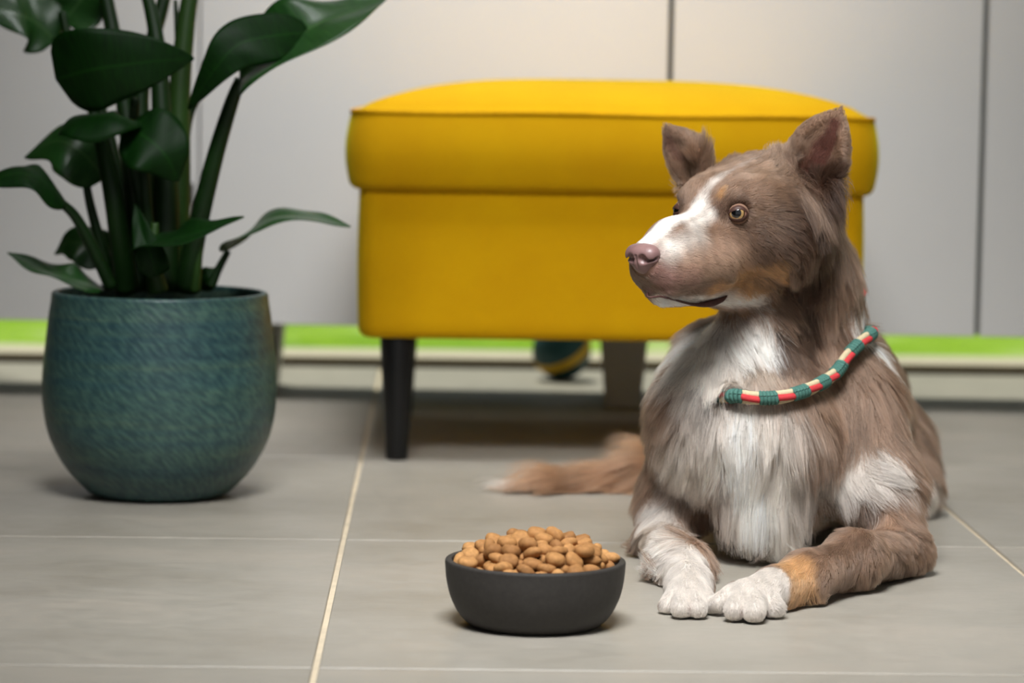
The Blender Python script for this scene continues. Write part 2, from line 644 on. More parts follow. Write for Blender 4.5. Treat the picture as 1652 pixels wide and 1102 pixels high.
def build_pot_plant():
    cx, cy = -0.2898, 3.005
    root = empty('potted_plant', (cx, cy, 0), 'large-leaved green plant in a round teal textured pot', 'potted plant')
    s = 3.0 / 4690
    # profile in metres (r, z)
    prof_px = [(0, 0), (92, 0), (112, 6), (122, 14), (150, 44), (172, 82), (184, 120), (189, 165), (188, 205), (184, 245), (179, 290), (175, 316), (174, 327), (171.5, 330.5), (167, 331), (164, 327), (165, 300), (165, 288)]
    P = smooth_path([(r, z) for r, z in prof_px[1:]], 70)
    prof = [(0.0005, 0.0)] + [(r * s, max(0.0, z * s)) for r, z in P] + [(0.0005, 288 * s)]
    V, F = lathe(prof, 120)
    link('pot', mesh_np(V, F), GLAZE, root, True, True)
    sv, sf = lathe([(0.0, 0.186), (0.05, 0.187), (0.1035, 0.184)], 40)
    sv = [(x + cx, y + cy, z + 0.003 * math.sin(x * 190) * math.sin(y * 170)) for x, y, z in sv]
    link('soil', mesh_np(sv, sf), SOIL, root, True)

    def stalk(pts, r0, r1, mat=STALK, flat=1.0):
        p3 = [np.array(p) for p in pts]
        path = smooth_path(p3, 28)
        rr = np.linspace(r0, r1, 28)
        v, f = tube(path, rr, 10, True, flat)
        return link('stalk', mesh_np(v, f), mat, root, True)

    def leaf(pts, hw, normal, fold=0.25, curl=0.0, mat=LEAF, tipw=1.0, twist=0.0, wave=0.004, asym=0.0, bw=0.55):
        """pts: midrib from leaf base to tip; hw: largest half width; normal: which way the upper face looks."""
        p3 = [np.array(p) for p in pts]
        n, mm = 30, 13
        C = smooth_path(p3, n)
        T = np.gradient(C, axis=0)
        T /= np.linalg.norm(T, axis=1, keepdims=True)
        N0 = np.array(normal, float)
        N0 /= np.linalg.norm(N0)
        V, F, UV = [], [], []
        ph = random.random() * 6
        for i in range(n):
            t = i / (n - 1)
            N = N0 - T[i] * (N0 @ T[i])
            N /= np.linalg.norm(N)
            B = np.cross(N, T[i])
            if twist:
                a = twist * (t - .3)
                N, B = N * math.cos(a) + B * math.sin(a), B * math.cos(a) - N * math.sin(a)
            w = hw * (math.sin(math.pi * min(1, max(0, t)) ** bw)) ** 0.75 if 0 < t < 1 else 0.0
            w = max(w, 0.0012)
            for j in range(mm):
                q = 2 * j / (mm - 1) - 1
                ww = w * (1 + asym * q)
                p = C[i] + B * q * ww + N * (fold * abs(q) ** 1.3 * ww - curl * q * q * ww + wave * math.sin(ph + t * 11 + q * 2) * abs(q) * (w / hw))
                V.append(p)
                UV.append((t, j / (mm - 1)))
        for i in range(n - 1):
            for j in range(mm - 1):
                a = i * mm + j
                F.append((a, a + 1, a + mm + 1, a + mm))
        me = mesh_np(V, F)
        uvl = me.uv_layers.new(name='UVMap')
        for lp in me.loops:
            uvl.data[lp.index].uv = UV[lp.vertex_index]
        o = link('leaf', me, mat, root, True)
        sd = o.modifiers.new('thickness', 'SOLIDIFY')
        sd.thickness = 0.0007
        sd.offset = 0
        return o

    # stalks --------------------------------------------------------
    stalk([(-0.3235, 3, 0.2117), (-0.3332, 2.97, 0.3023), (-0.3503, 2.98, 0.3838)], 0.0125, 0.008)
    stalk([(-0.3128, 3.02, 0.2104), (-0.3207, 3.03, 0.3193), (-0.3355, 3.05, 0.4281), (-0.3586, 3.08, 0.5314)], 0.012, 0.0075)
    stalk([(-0.2857, 2.985, 0.2133), (-0.2828, 2.99, 0.3022), (-0.288, 3, 0.3844), (-0.2967, 3.02, 0.4732), (-0.3153, 3.05, 0.5374)], 0.0165, 0.0055)
    stalk([(-0.2775, 3.02, 0.2109), (-0.2736, 3.02, 0.3203), (-0.2731, 3.03, 0.4162), (-0.2679, 3.04, 0.4868), (-0.2614, 3.05, 0.5383)], 0.0150, 0.008, STALKB)
    stalk([(-0.303, 3.05, 0.2084), (-0.3066, 3.05, 0.2993), (-0.3169, 3.07, 0.4154), (-0.2972, 3.09, 0.5067), (-0.2918, 3.1, 0.5396)], 0.011, 0.006)
    stalk([(-0.2621, 2.99, 0.2133), (-0.2514, 2.98, 0.2714), (-0.2327, 2.97, 0.3479), (-0.2153, 2.96, 0.4049), (-0.2052, 2.955, 0.4313)], 0.0125, 0.006)
    stalk([(-0.2527, 2.985, 0.2138), (-0.2475, 2.98, 0.2587), (-0.2381, 2.985, 0.3158)], 0.009, 0.003, STALKB, 0.7)
    stalk([(-0.3372, 2.98, 0.2161), (-0.3551, 2.97, 0.2578), (-0.3716, 2.96, 0.2896), (-0.3853, 2.95, 0.3049)], 0.0070, 0.0045)
    stalk([(-0.3355, 3.01, 0.2172), (-0.3492, 3, 0.2562), (-0.3601, 3, 0.2943), (-0.3665, 3, 0.3248)], 0.0065, 0.0042)
    stalk([(-0.2398, 3.03, 0.2159), (-0.2322, 3.03, 0.2334), (-0.222, 3.03, 0.253)], 0.0055, 0.0035)
    stalk([(-0.3125, 3.08, 0.2061), (-0.3579, 3.1, 0.3819), (-0.392, 3.11, 0.4534), (-0.4065, 3.12, 0.4992)], 0.008, 0.0045)
    stalk([(-0.317, 3.06, 0.2075), (-0.371, 3.1, 0.3948), (-0.3986, 3.11, 0.4533), (-0.4137, 3.115, 0.4715)], 0.007, 0.0045)
    stalk([(-0.2909, 2.96, 0.2214), (-0.2991, 2.95, 0.3037), (-0.3018, 2.95, 0.36), (-0.2994, 2.95, 0.3819)], 0.007, 0.004)
    stalk([(-0.2743, 3.05, 0.2998), (-0.2717, 3.06, 0.3838), (-0.2773, 3.06, 0.4548), (-0.2817, 3.07, 0.5129)], 0.006, 0.0022)
    stalk([(-0.2726, 3.045, 0.3195), (-0.2663, 3.05, 0.384), (-0.2542, 3.05, 0.4165)], 0.006, 0.003)
    stalk([(-0.2961, 3, 0.2121), (-0.3015, 3, 0.2696), (-0.3177, 3, 0.3459), (-0.3107, 2.95, 0.4098)], 0.010, 0.005)
    stalk([(-0.2834, 2.96, 0.2341), (-0.2969, 2.955, 0.2595), (-0.3052, 2.95, 0.2621)], 0.005, 0.004)
    stalk([(-0.2858, 2.94, 0.2165), (-0.2911, 2.935, 0.2482), (-0.2892, 2.94, 0.2855)], 0.011, 0.004, STALKB)
    # leaves --------------------------------------------------------
    FC = (0.0, -1.0, 0.25)
    leaf([(-0.3878, 2.93, 0.4285), (-0.3472, 2.9, 0.4389), (-0.2952, 2.9, 0.447), (-0.2487, 2.915, 0.4515)], 0.043, (0.05, -1, -0.2), 0.06, 0.15, wave=0.004, bw=0.5)
    leaf([(-0.373, 2.95, 0.3914), (-0.3495, 2.92, 0.3933), (-0.3237, 2.91, 0.3926), (-0.2974, 2.93, 0.3853)], 0.034, (0.0, -0.45, 1.0), 0.05, 0.5)
    leaf([(-0.3166, 2.93, 0.3819), (-0.2928, 2.91, 0.3703), (-0.275, 2.905, 0.354), (-0.2639, 2.92, 0.329)], 0.036, (0.25, -1, 0.15), 0.08, 0.1, bw=0.7)
    leaf([(-0.2058, 2.955, 0.4301), (-0.1782, 2.94, 0.4541), (-0.1349, 2.94, 0.4838), (-0.0925, 2.97, 0.5019), (-0.0581, 3, 0.5196)], 0.054, (-0.38, -0.62, 0.8), 0.3, 0.1, LEAFB, twist=-0.25, wave=0.007, bw=0.5)
    leaf([(-0.1349, 2.94, 0.4795), (-0.1707, 2.915, 0.4749), (-0.2034, 2.9, 0.4656), (-0.2259, 2.9, 0.442), (-0.2553, 2.93, 0.4008)], 0.027, (0.2, -1, 0.35), 0.1, 0.2, LEAF, wave=0.003, bw=0.62)
    leaf([(-0.222, 3.03, 0.2536), (-0.2002, 3.01, 0.2744), (-0.1672, 2.99, 0.2911), (-0.1286, 2.98, 0.2909), (-0.093, 2.98, 0.2825)], 0.030, (-0.1, -0.30, 1.0), 0.30, 0.25, LEAFB, wave=0.004)
    leaf([(-0.3043, 2.93, 0.262), (-0.2729, 2.9, 0.2704), (-0.2344, 2.88, 0.2818), (-0.1953, 2.88, 0.2959)], 0.030, (-0.15, -0.40, 1.0), 0.25, 0.1, LEAF)
    leaf([(-0.3462, 3, 0.3276), (-0.3704, 2.99, 0.3549), (-0.397, 3, 0.365), (-0.433, 3.03, 0.3472)], 0.034, (-0.1, -0.8, 0.6), 0.10, 0.25, LEAFB, wave=0.003, bw=0.6)
    leaf([(-0.3816, 2.95, 0.3075), (-0.4001, 2.93, 0.3267), (-0.4234, 2.92, 0.3341), (-0.4666, 2.92, 0.3211)], 0.030, (0.1, -0.55, 0.9), 0.2, 0.35, LEAF)
    leaf([(-0.3516, 3.06, 0.2396), (-0.3736, 3.07, 0.2551), (-0.3944, 3.08, 0.2562), (-0.4101, 3.09, 0.2436)], 0.026, (-0.3, -0.7, 0.7), 0.1, 0.1, LEAFB)
    leaf([(-0.349, 3, 0.2139), (-0.3784, 2.98, 0.2251), (-0.4132, 2.98, 0.2361), (-0.4435, 2.98, 0.2509)], 0.020, (0.1, -0.5, 1.0), 0.3, 0.1, LEAFB)
    leaf([(-0.4124, 3.115, 0.4689), (-0.4314, 3.11, 0.4868), (-0.4561, 3.1, 0.498), (-0.5082, 3.1, 0.5101)], 0.036, (-0.1, -0.8, 0.7), 0.15, 0.1, LEAFB)
    leaf([(-0.4052, 3.12, 0.4901), (-0.3901, 3.12, 0.5073), (-0.3738, 3.12, 0.5325), (-0.3542, 3.12, 0.572)], 0.034, (-0.2, -0.9, 0.3), 0.2, 0.1, LEAFB)
    leaf([(-0.2478, 3.05, 0.2091), (-0.2458, 3.04, 0.2216), (-0.242, 3.04, 0.2294), (-0.2363, 3.05, 0.2341)], 0.012, (0.0, -1, 0.3), 0.1, 0.1, LEAF)
    leaf([(-0.2839, 2.92, 0.2336), (-0.2891, 2.915, 0.2494), (-0.2996, 2.92, 0.2739), (-0.3082, 2.93, 0.3044)], 0.016, (0.0, -1, 0.1), 0.3, 0.1, LEAF)


def build_bowl():
    cx, cy = 0.0785, 2.300
    root = empty('pet_bowl', (cx, cy, 0), 'round charcoal grey bowl on the floor, heaped with kibble', 'bowl')
    P = [(0.0, 0.0), (0.047, 0.0), (0.0535, 0.002), (0.061, 0.0095), (0.0675, 0.022), (0.0710, 0.036), (0.0722, 0.049), (0.0722, 0.0515), (0.0712, 0.0528), (0.0680, 0.0528), (0.0668, 0.0515), (0.0655, 0.040), (0.062, 0.031), (0.056, 0.0300), (0.0, 0.030)]
    Q = smooth_path(P[1:-1], 90)
    V, F = lathe([(0.0004, 0.0)] + [(r, max(0, z)) for r, z in Q] + [(0.0004, 0.030)], 110)
    link('body', mesh_np(np.array(V) + np.array((cx, cy, 0)), F), CLAY, root, True)
    return cx, cy


def build_ball():
    # small teal ball with a yellow band, seen under the footstool
    c = np.array((0.178, 4.235, 0.0357))
    r = 0.043
    c[2] = r
    root = empty('toy_ball', (c[0], c[1], 0), 'small dark teal ball with a yellow band under the footstool', 'ball')
    TEAL = mat_simple('teal_rubber', srgb(20, 62, 66), 0.5, 0.4, 40, 0.2)
    YEL = mat_simple('yellow_rubber', srgb(190, 150, 20), 0.5, 0.4, 40, 0.1)
    bm = bmesh.new()
    bmesh.ops.create_uvsphere(bm, u_segments=40, v_segments=24, radius=r)
    for v in bm.verts:
        v.co += Vector(c)
    link('body', mesh_of(bm), TEAL, root, True)
    pr = []
    for i in range(9):
        a = rad(-9 + 18 * i / 8)
        pr.append(((r + 0.0012) * math.cos(a), (r + 0.0012) * math.sin(a)))
    V, F = lathe(pr, 48)
    mt = Euler((rad(25), rad(-28), 0)).to_matrix()
    V = [tuple(mt @ Vector(v) + Vector(c)) for v in V]
    link('band', mesh_np(V, F), YEL, root, True)


build_room()
build_added_hedge()
build_cabinets()
build_ottoman()
build_pot_plant()
BOWL = build_bowl()
build_ball()


# kibble resting in the bowl: shape, position (0.1 mm) and turn (0.01 rad) of every piece
KIBBLE = [
    (3,-277,-512,404,-70,-53,273),(2,65,-515,425,-69,17,-269),(0,219,-498,423,-49,27,-270),(0,-376,-306,426,15,19,19),(2,-229,-350,422,14,-30,90),(3,-49,-358,421,-16,12,-231),
    (3,140,-361,427,10,18,-197),(2,313,-367,434,8,21,-151),(2,485,-305,407,-5,-18,-201),(3,-449,-180,436,20,30,54),(1,-283,-176,423,-2,-9,197),(3,-82,-215,415,18,42,-113),
    (1,61,-199,424,32,17,-4),(3,220,-198,415,-52,15,-285),(0,388,-196,422,1,26,-243),(0,557,-164,426,-2,22,158),(1,-365,-52,434,-27,-26,-298),(1,-189,-51,427,-27,0,-284),
    (1,-26,-32,417,2,-19,128),(0,167,-36,423,8,-32,100),(3,323,-62,425,6,17,-110),(0,471,-42,435,-8,27,266),(1,-482,110,442,36,-17,165),(3,-280,61,425,-21,4,186),
    (3,-116,107,436,30,-4,-194),(2,55,154,428,13,-3,227),(0,245,115,427,-15,-21,-92),(2,401,84,436,13,32,245),(3,578,88,406,-12,-8,-137),(3,-537,235,415,-57,-36,161),
    (1,-375,231,429,10,2,189),(0,-187,277,431,-1,3,115),(2,-40,272,420,1,0,101),(0,145,277,420,7,-5,-214),(2,311,264,432,19,35,281),(2,-464,355,433,64,17,21),
    (2,-295,379,441,11,20,37),(3,-116,436,428,-60,11,32),(2,74,407,430,-4,4,-31),(1,261,393,435,2,-13,54),(1,-244,512,400,15,7,-165),(1,-42,563,418,8,-53,-145),
    (1,137,547,417,15,59,148),(3,-397,-444,459,53,296,-113),(3,-208,-556,481,-56,35,53),(1,16,-605,460,115,-28,8),(3,156,-585,467,180,166,14),(0,411,-443,423,-171,-66,-217),
    (3,-532,-273,426,-117,-78,-79),(1,-326,-356,498,-19,-16,275),(0,-143,-445,453,40,52,-94),(0,44,-388,488,20,-1,-15),(1,210,-415,506,19,-35,-204),(3,425,-352,500,42,-6,277),
    (1,-571,-142,434,42,-108,-40),(3,-352,-199,497,-42,-8,213),(0,-199,-234,482,-6,-29,-255),(2,-9,-249,498,-25,20,-302),(2,137,-232,496,-23,13,-172),(0,319,-237,489,-8,24,303),
    (0,471,-162,503,-26,-5,-69),(2,-500,-36,476,92,-220,-126),(0,-291,-72,501,2,12,16),(0,-95,-72,491,-14,7,-215),(3,60,-78,477,13,-4,-210),(1,248,-102,491,-18,6,265),
    (2,389,-38,510,-16,-18,-74),(3,599,-47,460,82,80,124),(0,-602,78,437,174,58,-176),(1,-385,92,481,-32,2,-181),(3,-226,147,474,48,-88,-250),(1,-46,165,504,6,-33,-199),
    (2,161,156,499,2,-18,-146),(0,335,134,504,-29,22,127),(0,521,135,486,39,23,269),(1,-460,239,501,1,10,141),(2,-300,265,503,-28,-6,-247),(1,-108,330,499,-3,2,214),
    (0,50,297,494,5,-13,203),(3,227,289,497,15,-10,-148),(3,434,275,474,65,-6,152),(2,-390,385,530,23,27,-90),(1,-217,460,495,-41,15,20),(0,-20,446,502,-3,7,83),
    (0,163,425,501,-26,-1,-64),(2,378,413,495,-17,-24,-205),(3,-152,579,466,49,-2,-287),(2,55,584,493,-24,-38,-82),(0,258,532,474,-82,-23,-309),(0,-266,-479,518,-69,50,68),
    (0,-94,-537,518,-42,-47,-181),(1,75,-517,533,4,-27,-230),(2,305,-517,501,-96,256,114),(0,-545,-230,531,-6,-9,272),(0,-300,-279,572,-4,31,46),(1,-107,-336,520,-71,7,-93),
    (0,71,-326,572,-9,-19,-155),(3,233,-308,545,-66,5,-81),(1,430,-280,565,37,-1,311),(3,-424,-101,532,99,-15,-208),(0,-200,-159,553,-25,38,33),(3,-10,-142,557,-95,-8,-45),
    (3,128,-128,556,-53,48,38),(1,342,-143,568,-32,4,243),(1,497,-77,562,-9,50,13),(0,-605,-46,505,151,68,-197),(3,-317,44,546,29,-33,308),(3,-151,40,529,25,-31,-184),
    (3,22,47,497,-9,-4,-214),(1,246,37,536,-62,3,171),(3,442,58,559,119,26,191),(3,-385,163,564,-36,22,78),(3,-191,229,534,-28,-69,-304),(2,-39,260,572,-9,-13,-297),
    (1,131,267,563,-13,1,-117),(2,336,244,559,-98,-67,-103),(2,550,257,496,-172,-70,-78),(2,-265,370,578,-21,-18,-253),(0,-124,424,568,10,-7,-203),(3,52,401,572,15,-35,231),
    (3,257,374,564,-15,31,69),(0,464,368,551,-37,-64,-278),(0,-349,489,460,-86,-103,8),(3,-61,554,549,-36,-19,-83),(3,148,518,560,23,-28,-245),(3,-224,-386,572,-93,4,-295),
    (3,-36,-442,560,-20,-17,-306),(2,140,-453,603,-6,-24,283),(1,292,-407,581,-84,-64,-280),(2,-340,-171,609,88,37,-314),(3,-91,-238,578,-8,-16,-162),(2,63,-231,636,11,34,129),
    (3,238,-199,592,37,-71,-96),(0,441,-179,631,-15,-53,278),(0,-523,120,537,-23,-290,-123),(3,-251,-51,588,20,-50,-270),(2,-49,-19,581,17,19,90),(3,117,-8,546,-41,29,47),
    (3,359,-12,605,11,19,235),(1,595,25,544,15,314,-18),(1,-272,130,598,12,50,14),(3,-134,144,586,-7,7,129),(1,36,144,569,-26,-29,-261),(1,245,163,581,46,-19,274),
    (1,479,200,563,83,41,-205),(1,-517,341,558,-310,5,-148),(0,-177,305,623,-33,-13,-260),(3,-45,365,640,44,17,181),(2,140,358,637,12,2,206),(1,370,334,631,-13,31,302),
    (1,-234,528,557,63,-38,-230),(3,39,511,628,73,4,-268),(0,345,508,562,-314,-30,-94),(2,-203,-281,637,8,19,148),(1,-38,-372,635,1,50,205),(1,169,-321,641,-33,22,85),
    (2,373,-333,653,8,-2,-170),(3,-368,-53,632,169,-90,-172),(3,-117,-135,624,31,42,252),(3,47,-99,638,20,-70,-176),(3,241,-74,605,62,46,-275),(0,-209,58,645,-46,29,-243),
    (1,-54,76,650,-11,9,-4),(3,138,83,601,-6,-27,-164),(0,381,124,631,-4,42,258),(3,-411,280,585,-50,-295,57),(2,-104,228,670,-1,-30,240),(3,49,256,645,31,43,-78),
    (0,259,276,651,-38,-44,81),(3,-154,523,636,-242,37,86),(3,257,477,621,-270,-17,-94),(2,-233,-123,680,-4,8,-43),(2,-72,-280,687,244,-17,-52),(3,159,-162,661,68,26,174),
    (2,-128,-23,683,30,-76,94),(2,64,5,688,-31,4,-113),(0,260,39,645,-61,-19,51),(0,-326,258,639,-263,-3,114),(2,12,168,708,-1,16,-109),(0,161,200,677,16,-46,115),
    (3,151,85,711,-198,-247,-22)]


def build_kibble():
    M = Mat('kibble_crust', rough=0.75, spec=0.25)
    oi = M.n('ShaderNodeObjectInfo')
    v = M.coords((1, 1, 1), 'Object')
    c = M.ramp(oi.outputs['Random'], [(0.0, srgb(150, 106, 64)), (0.35, srgb(164, 118, 72)), (0.7, srgb(178, 130, 80)), (1.0, srgb(190, 142, 90))])
    a = M.noise(v, 300, 4, 0.6)
    M.base(M.mix(1.0, c, M.ramp(a, [(0.3, (.72, .70, .66, 1)), (0.7, (1.06, 1.05, 1.02, 1))]), 'MULTIPLY'))
    M.bump(M.noise(v, 520, 4, 0.6), 0.55, 0.0006)
    meshes = []
    for k, (rx, ry, rz) in enumerate([(.0078, .0072, .0044), (.0082, .0066, .0042), (.0074, .0074, .0050), (.0076, .0060, .0046)]):
        bm = bmesh.new()
        bmesh.ops.create_icosphere(bm, subdivisions=3, radius=1)
        for w in bm.verts:
            c = w.co.copy()
            q = 1 + 0.045 * math.sin(c.x * 4 + k * 2) * math.sin(c.y * 3.3 + k) + 0.03 * math.sin(c.z * 5 + c.x * 6 + k)
            r2 = math.hypot(c.x, c.y)
            zz = math.copysign(abs(c.z) ** 0.8, c.z) * (1 - (0.10 * math.exp(-(r2 / .35) ** 2) if k != 2 else 0))
            w.co = Vector((c.x * rx * q, c.y * ry * q * (1 - (0.12 * math.exp(-(c.x / .4) ** 2) if (k == 3 and c.y > 0) else 0)), zz * rz * q))
        me = mesh_of(bm, 'kibble')
        me.materials.append(M.m)
        me.polygons.foreach_set('use_smooth', [True] * len(me.polygons))
        meshes.append(me)
    hi = [q[:4] for q in KIBBLE if q[3] > 480]
    top, lft, rgt, frt = max(hi, key=lambda q: q[3]), min(hi, key=lambda q: q[1]), max(hi, key=lambda q: q[1]), min(hi, key=lambda q: q[2])
    for k, x, y, z, a, b, c in KIBBLE:
        o = bpy.data.objects.new('kibble', meshes[k])
        o.location = (BOWL[0] + x * 1e-4, BOWL[1] + y * 1e-4, z * 1e-4)
        o.rotation_euler = (a * .01, b * .01, c * .01)
        o.scale = (1.08, 1.08, 1.08)
        key = (k, x, y, z)
        lab = ('topmost brown kibble piece of the heap in the charcoal bowl' if key == top else
               'brown kibble piece farthest left on the heap, by the bowl rim' if key == lft else
               'brown kibble piece farthest right on the heap, by the bowl rim' if key == rgt else
               'brown kibble piece lying against the front inside rim of the bowl' if key == frt else
               'round brown kibble piece heaped in the charcoal bowl')
        tag(o, lab, 'kibble', 'kibble heaped in the bowl')
        COL.objects.link(o)


build_kibble()

# ------------------------------------------------------------------ implicit body: blended tapered limbs, meshed by surface nets
class Field:
    def __init__(self, lo, hi, res, big=0.08):
        self.lo = np.array(lo, np.float64)
        self.res = res
        self.n = np.ceil((np.array(hi) - self.lo) / res).astype(int) + 1
        self.big = big
        self.D = np.full(self.n, big, np.float32)

    def sub(self, lo, hi):
        a = np.clip(np.floor((np.array(lo) - self.lo) / self.res).astype(int), 0, self.n - 1)
        b = np.clip(np.ceil((np.array(hi) - self.lo) / self.res).astype(int) + 1, 1, self.n)
        ax = [(self.lo[i] + self.res * np.arange(a[i], b[i])).astype(np.float32) for i in range(3)]
        return tuple(slice(a[i], b[i]) for i in range(3)), np.meshgrid(*ax, indexing='ij')

    def blend(self, sl, d, k, mode):
        D = self.D[sl]
        if mode == 'add':
            h = np.maximum(k - np.abs(D - d), 0) / k
            self.D[sl] = np.minimum(D, d) - h * h * k * 0.25
        else:
            h = np.maximum(k - np.abs(D + d), 0) / k
            self.D[sl] = np.maximum(D, -d) + h * h * k * 0.25

    def cone(self, a, ra, b, rb, k=0.02, mode='add', flat=None):
        """Round cone a->b; flat=(axis, factor) squashes it along an axis through a."""
        a, b = np.array(a, float), np.array(b, float)
        R = max(ra, rb) + k + 4 * self.res
        if flat is not None:
            R = R * max(1.0, flat[1])
        sl, (X, Y, Z) = self.sub(np.minimum(a, b) - R, np.maximum(a, b) + R)
        px, py, pz = X - a[0], Y - a[1], Z - a[2]
        ab = b - a
        sc = 1.0
        if flat is not None:
            n = np.array(flat[0], float)
            n /= np.linalg.norm(n)
            f = 1.0 / flat[1] - 1.0
            q = px * n[0] + py * n[1] + pz * n[2]
            px, py, pz = px + q * f * n[0], py + q * f * n[1], pz + q * f * n[2]
            ab = ab + n * (ab @ n) * f
            sc = min(1.0, flat[1])
        L = max(float(ab @ ab), 1e-9)
        t = np.clip((px * ab[0] + py * ab[1] + pz * ab[2]) / L, 0, 1)
        d = np.sqrt((px - t * ab[0]) ** 2 + (py - t * ab[1]) ** 2 + (pz - t * ab[2]) ** 2) - (ra + (rb - ra) * t)
        self.blend(sl, (d * sc).astype(np.float32), k, mode)

    def ball(self, c, r, k=0.02, mode='add', flat=None):
        self.cone(c, r, np.array(c, float) + 1e-5, r, k, mode, flat)

    def ell(self, c, axes, radii, k=0.02, mode='add'):
        """Ellipsoid; axes = three unit rows."""
        c = np.array(c, float)
        A = np.array(axes, float)
        r = np.array(radii, float)
        R = r.max() + k + 4 * self.res
        sl, (X, Y, Z) = self.sub(c - R, c + R)
        p = [(X - c[0]) * A[i][0] + (Y - c[1]) * A[i][1] + (Z - c[2]) * A[i][2] for i in range(3)]
        k0 = np.sqrt(sum((p[i] / r[i]) ** 2 for i in range(3))) + 1e-6
        k1 = np.sqrt(sum((p[i] / r[i] ** 2) ** 2 for i in range(3))) + 1e-6
        self.blend(sl, (k0 * (k0 - 1) / k1).astype(np.float32), k, mode)

    def floor(self, z=0.0):
        Z = (self.lo[2] + self.res * np.arange(self.n[2])).astype(np.float32)
        self.D = np.maximum(self.D, (z - Z)[None, None, :])

    def mesh(self):
        """Naive surface nets."""
        D = self.D
        S = D < 0
        nx, ny, nz = D.shape
        cs = np.zeros((nx - 1, ny - 1, nz - 1), np.uint8)
        for i in (0, 1):
            for j in (0, 1):
                for k in (0, 1):
                    cs += S[i:nx - 1 + i, j:ny - 1 + j, k:nz - 1 + k]
        act = np.argwhere((cs > 0) & (cs < 8))
        idx = np.full(cs.shape, -1, np.int32)
        idx[tuple(act.T)] = np.arange(len(act))
        acc = np.zeros((len(act), 3))
        cnt = np.zeros(len(act))
        cor = [(i, j, k) for i in (0, 1) for j in (0, 1) for k in (0, 1)]
        for a in cor:
            for ax in range(3):
                if a[ax] == 0:
                    b = list(a)
                    b[ax] = 1
                    da = D[tuple((act + a).T)]
                    db = D[tuple((act + b).T)]
                    m = (da < 0) != (db < 0)
                    t = np.where(m, da / np.where(m, da - db, 1), 0)
                    p = np.repeat(np.array(a, float)[None], len(act), 0)
                    p[:, ax] += t
                    acc += np.where(m[:, None], p, 0)
                    cnt += m
        V = self.lo + (act + acc / cnt[:, None]) * self.res
        F = []
        for ax in range(3):
            u, v = (ax + 1) % 3, (ax + 2) % 3
            s0 = [slice(None)] * 3
            s1 = [slice(None)] * 3
            s0[ax] = slice(0, -1)
            s1[ax] = slice(1, None)
            A, B = S[tuple(s0)], S[tuple(s1)]
            e = np.argwhere(A != B)
            ok = (e[:, u] > 0) & (e[:, v] > 0) & (e[:, u] < D.shape[u] - 1) & (e[:, v] < D.shape[v] - 1)
            e = e[ok]
            o = np.zeros((4, 3), int)
            o[1, u] = -1
            o[2, u] = -1
            o[2, v] = -1
            o[3, v] = -1
            q = np.stack([idx[tuple((e + o[i]).T)] for i in range(4)], 1)
            fl = A[tuple(e.T)]
            q[~fl] = q[~fl][:, ::-1]
            F.append(q)
        F = np.concatenate(F)
        F = F[(F >= 0).all(1)]
        return V, F

    def sample(self, P):
        """Trilinear value and gradient at points."""
        q = (P - self.lo) / self.res
        q = np.clip(q, 0, np.array(self.n) - 1.001)
        i = q.astype(int)
        f = q - i
        c = {}
        for a in (0, 1):
            for b in (0, 1):
                for d in (0, 1):
                    c[a, b, d] = self.D[i[:, 0] + a, i[:, 1] + b, i[:, 2] + d]
        fx, fy, fz = f.T
        lx = {}
        for b in (0, 1):
            for d in (0, 1):
                lx[b, d] = c[0, b, d] * (1 - fx) + c[1, b, d] * fx
        val = (lx[0, 0] * (1 - fy) + lx[1, 0] * fy) * (1 - fz) + (lx[0, 1] * (1 - fy) + lx[1, 1] * fy) * fz
        gx = sum((c[1, b, d] - c[0, b, d]) * (fy if b else 1 - fy) * (fz if d else 1 - fz) for b in (0, 1) for d in (0, 1))
        gy = sum((c[a, 1, d] - c[a, 0, d]) * (fx if a else 1 - fx) * (fz if d else 1 - fz) for a in (0, 1) for d in (0, 1))
        gz = sum((c[a, b, 1] - c[a, b, 0]) * (fx if a else 1 - fx) * (fy if b else 1 - fy) for a in (0, 1) for b in (0, 1))
        g = np.stack([gx, gy, gz], 1)
        g /= np.linalg.norm(g, axis=1, keepdims=True) + 1e-9
        return val, g


def mesh_big(V, F, name):
    me = bpy.data.meshes.new(name)
    me.vertices.add(len(V))
    me.vertices.foreach_set('co', V.astype(np.float32).ravel())
    me.loops.add(F.size)
    me.loops.foreach_set('vertex_index', F.ravel().astype(np.int32))
    me.polygons.add(len(F))
    me.polygons.foreach_set('loop_start', np.arange(0, F.size, F.shape[1], dtype=np.int32))
    me.update(calc_edges=True)
    me.validate()
    return me


# ------------------------------------------------------------------ the dog: frame of the head
TH, PITCH = rad(42), rad(5)
HM = np.array((0.239, 2.56, 0.3219))
Fh = np.array((-math.sin(TH), -math.cos(TH), 0.0))
HL = np.array((math.cos(TH), -math.sin(TH), 0.0))
HF = Fh * math.cos(PITCH) - np.array((0, 0, 1.0)) * math.sin(PITCH)
HU = np.array((0, 0, 1.0)) * math.cos(PITCH) + Fh * math.sin(PITCH)


def H(x, y, z):
    """Head space in centimetres: forward, to the dog's left, up; origin between the eyes."""
    return HM + (x * HF + y * HL + z * HU) / 100


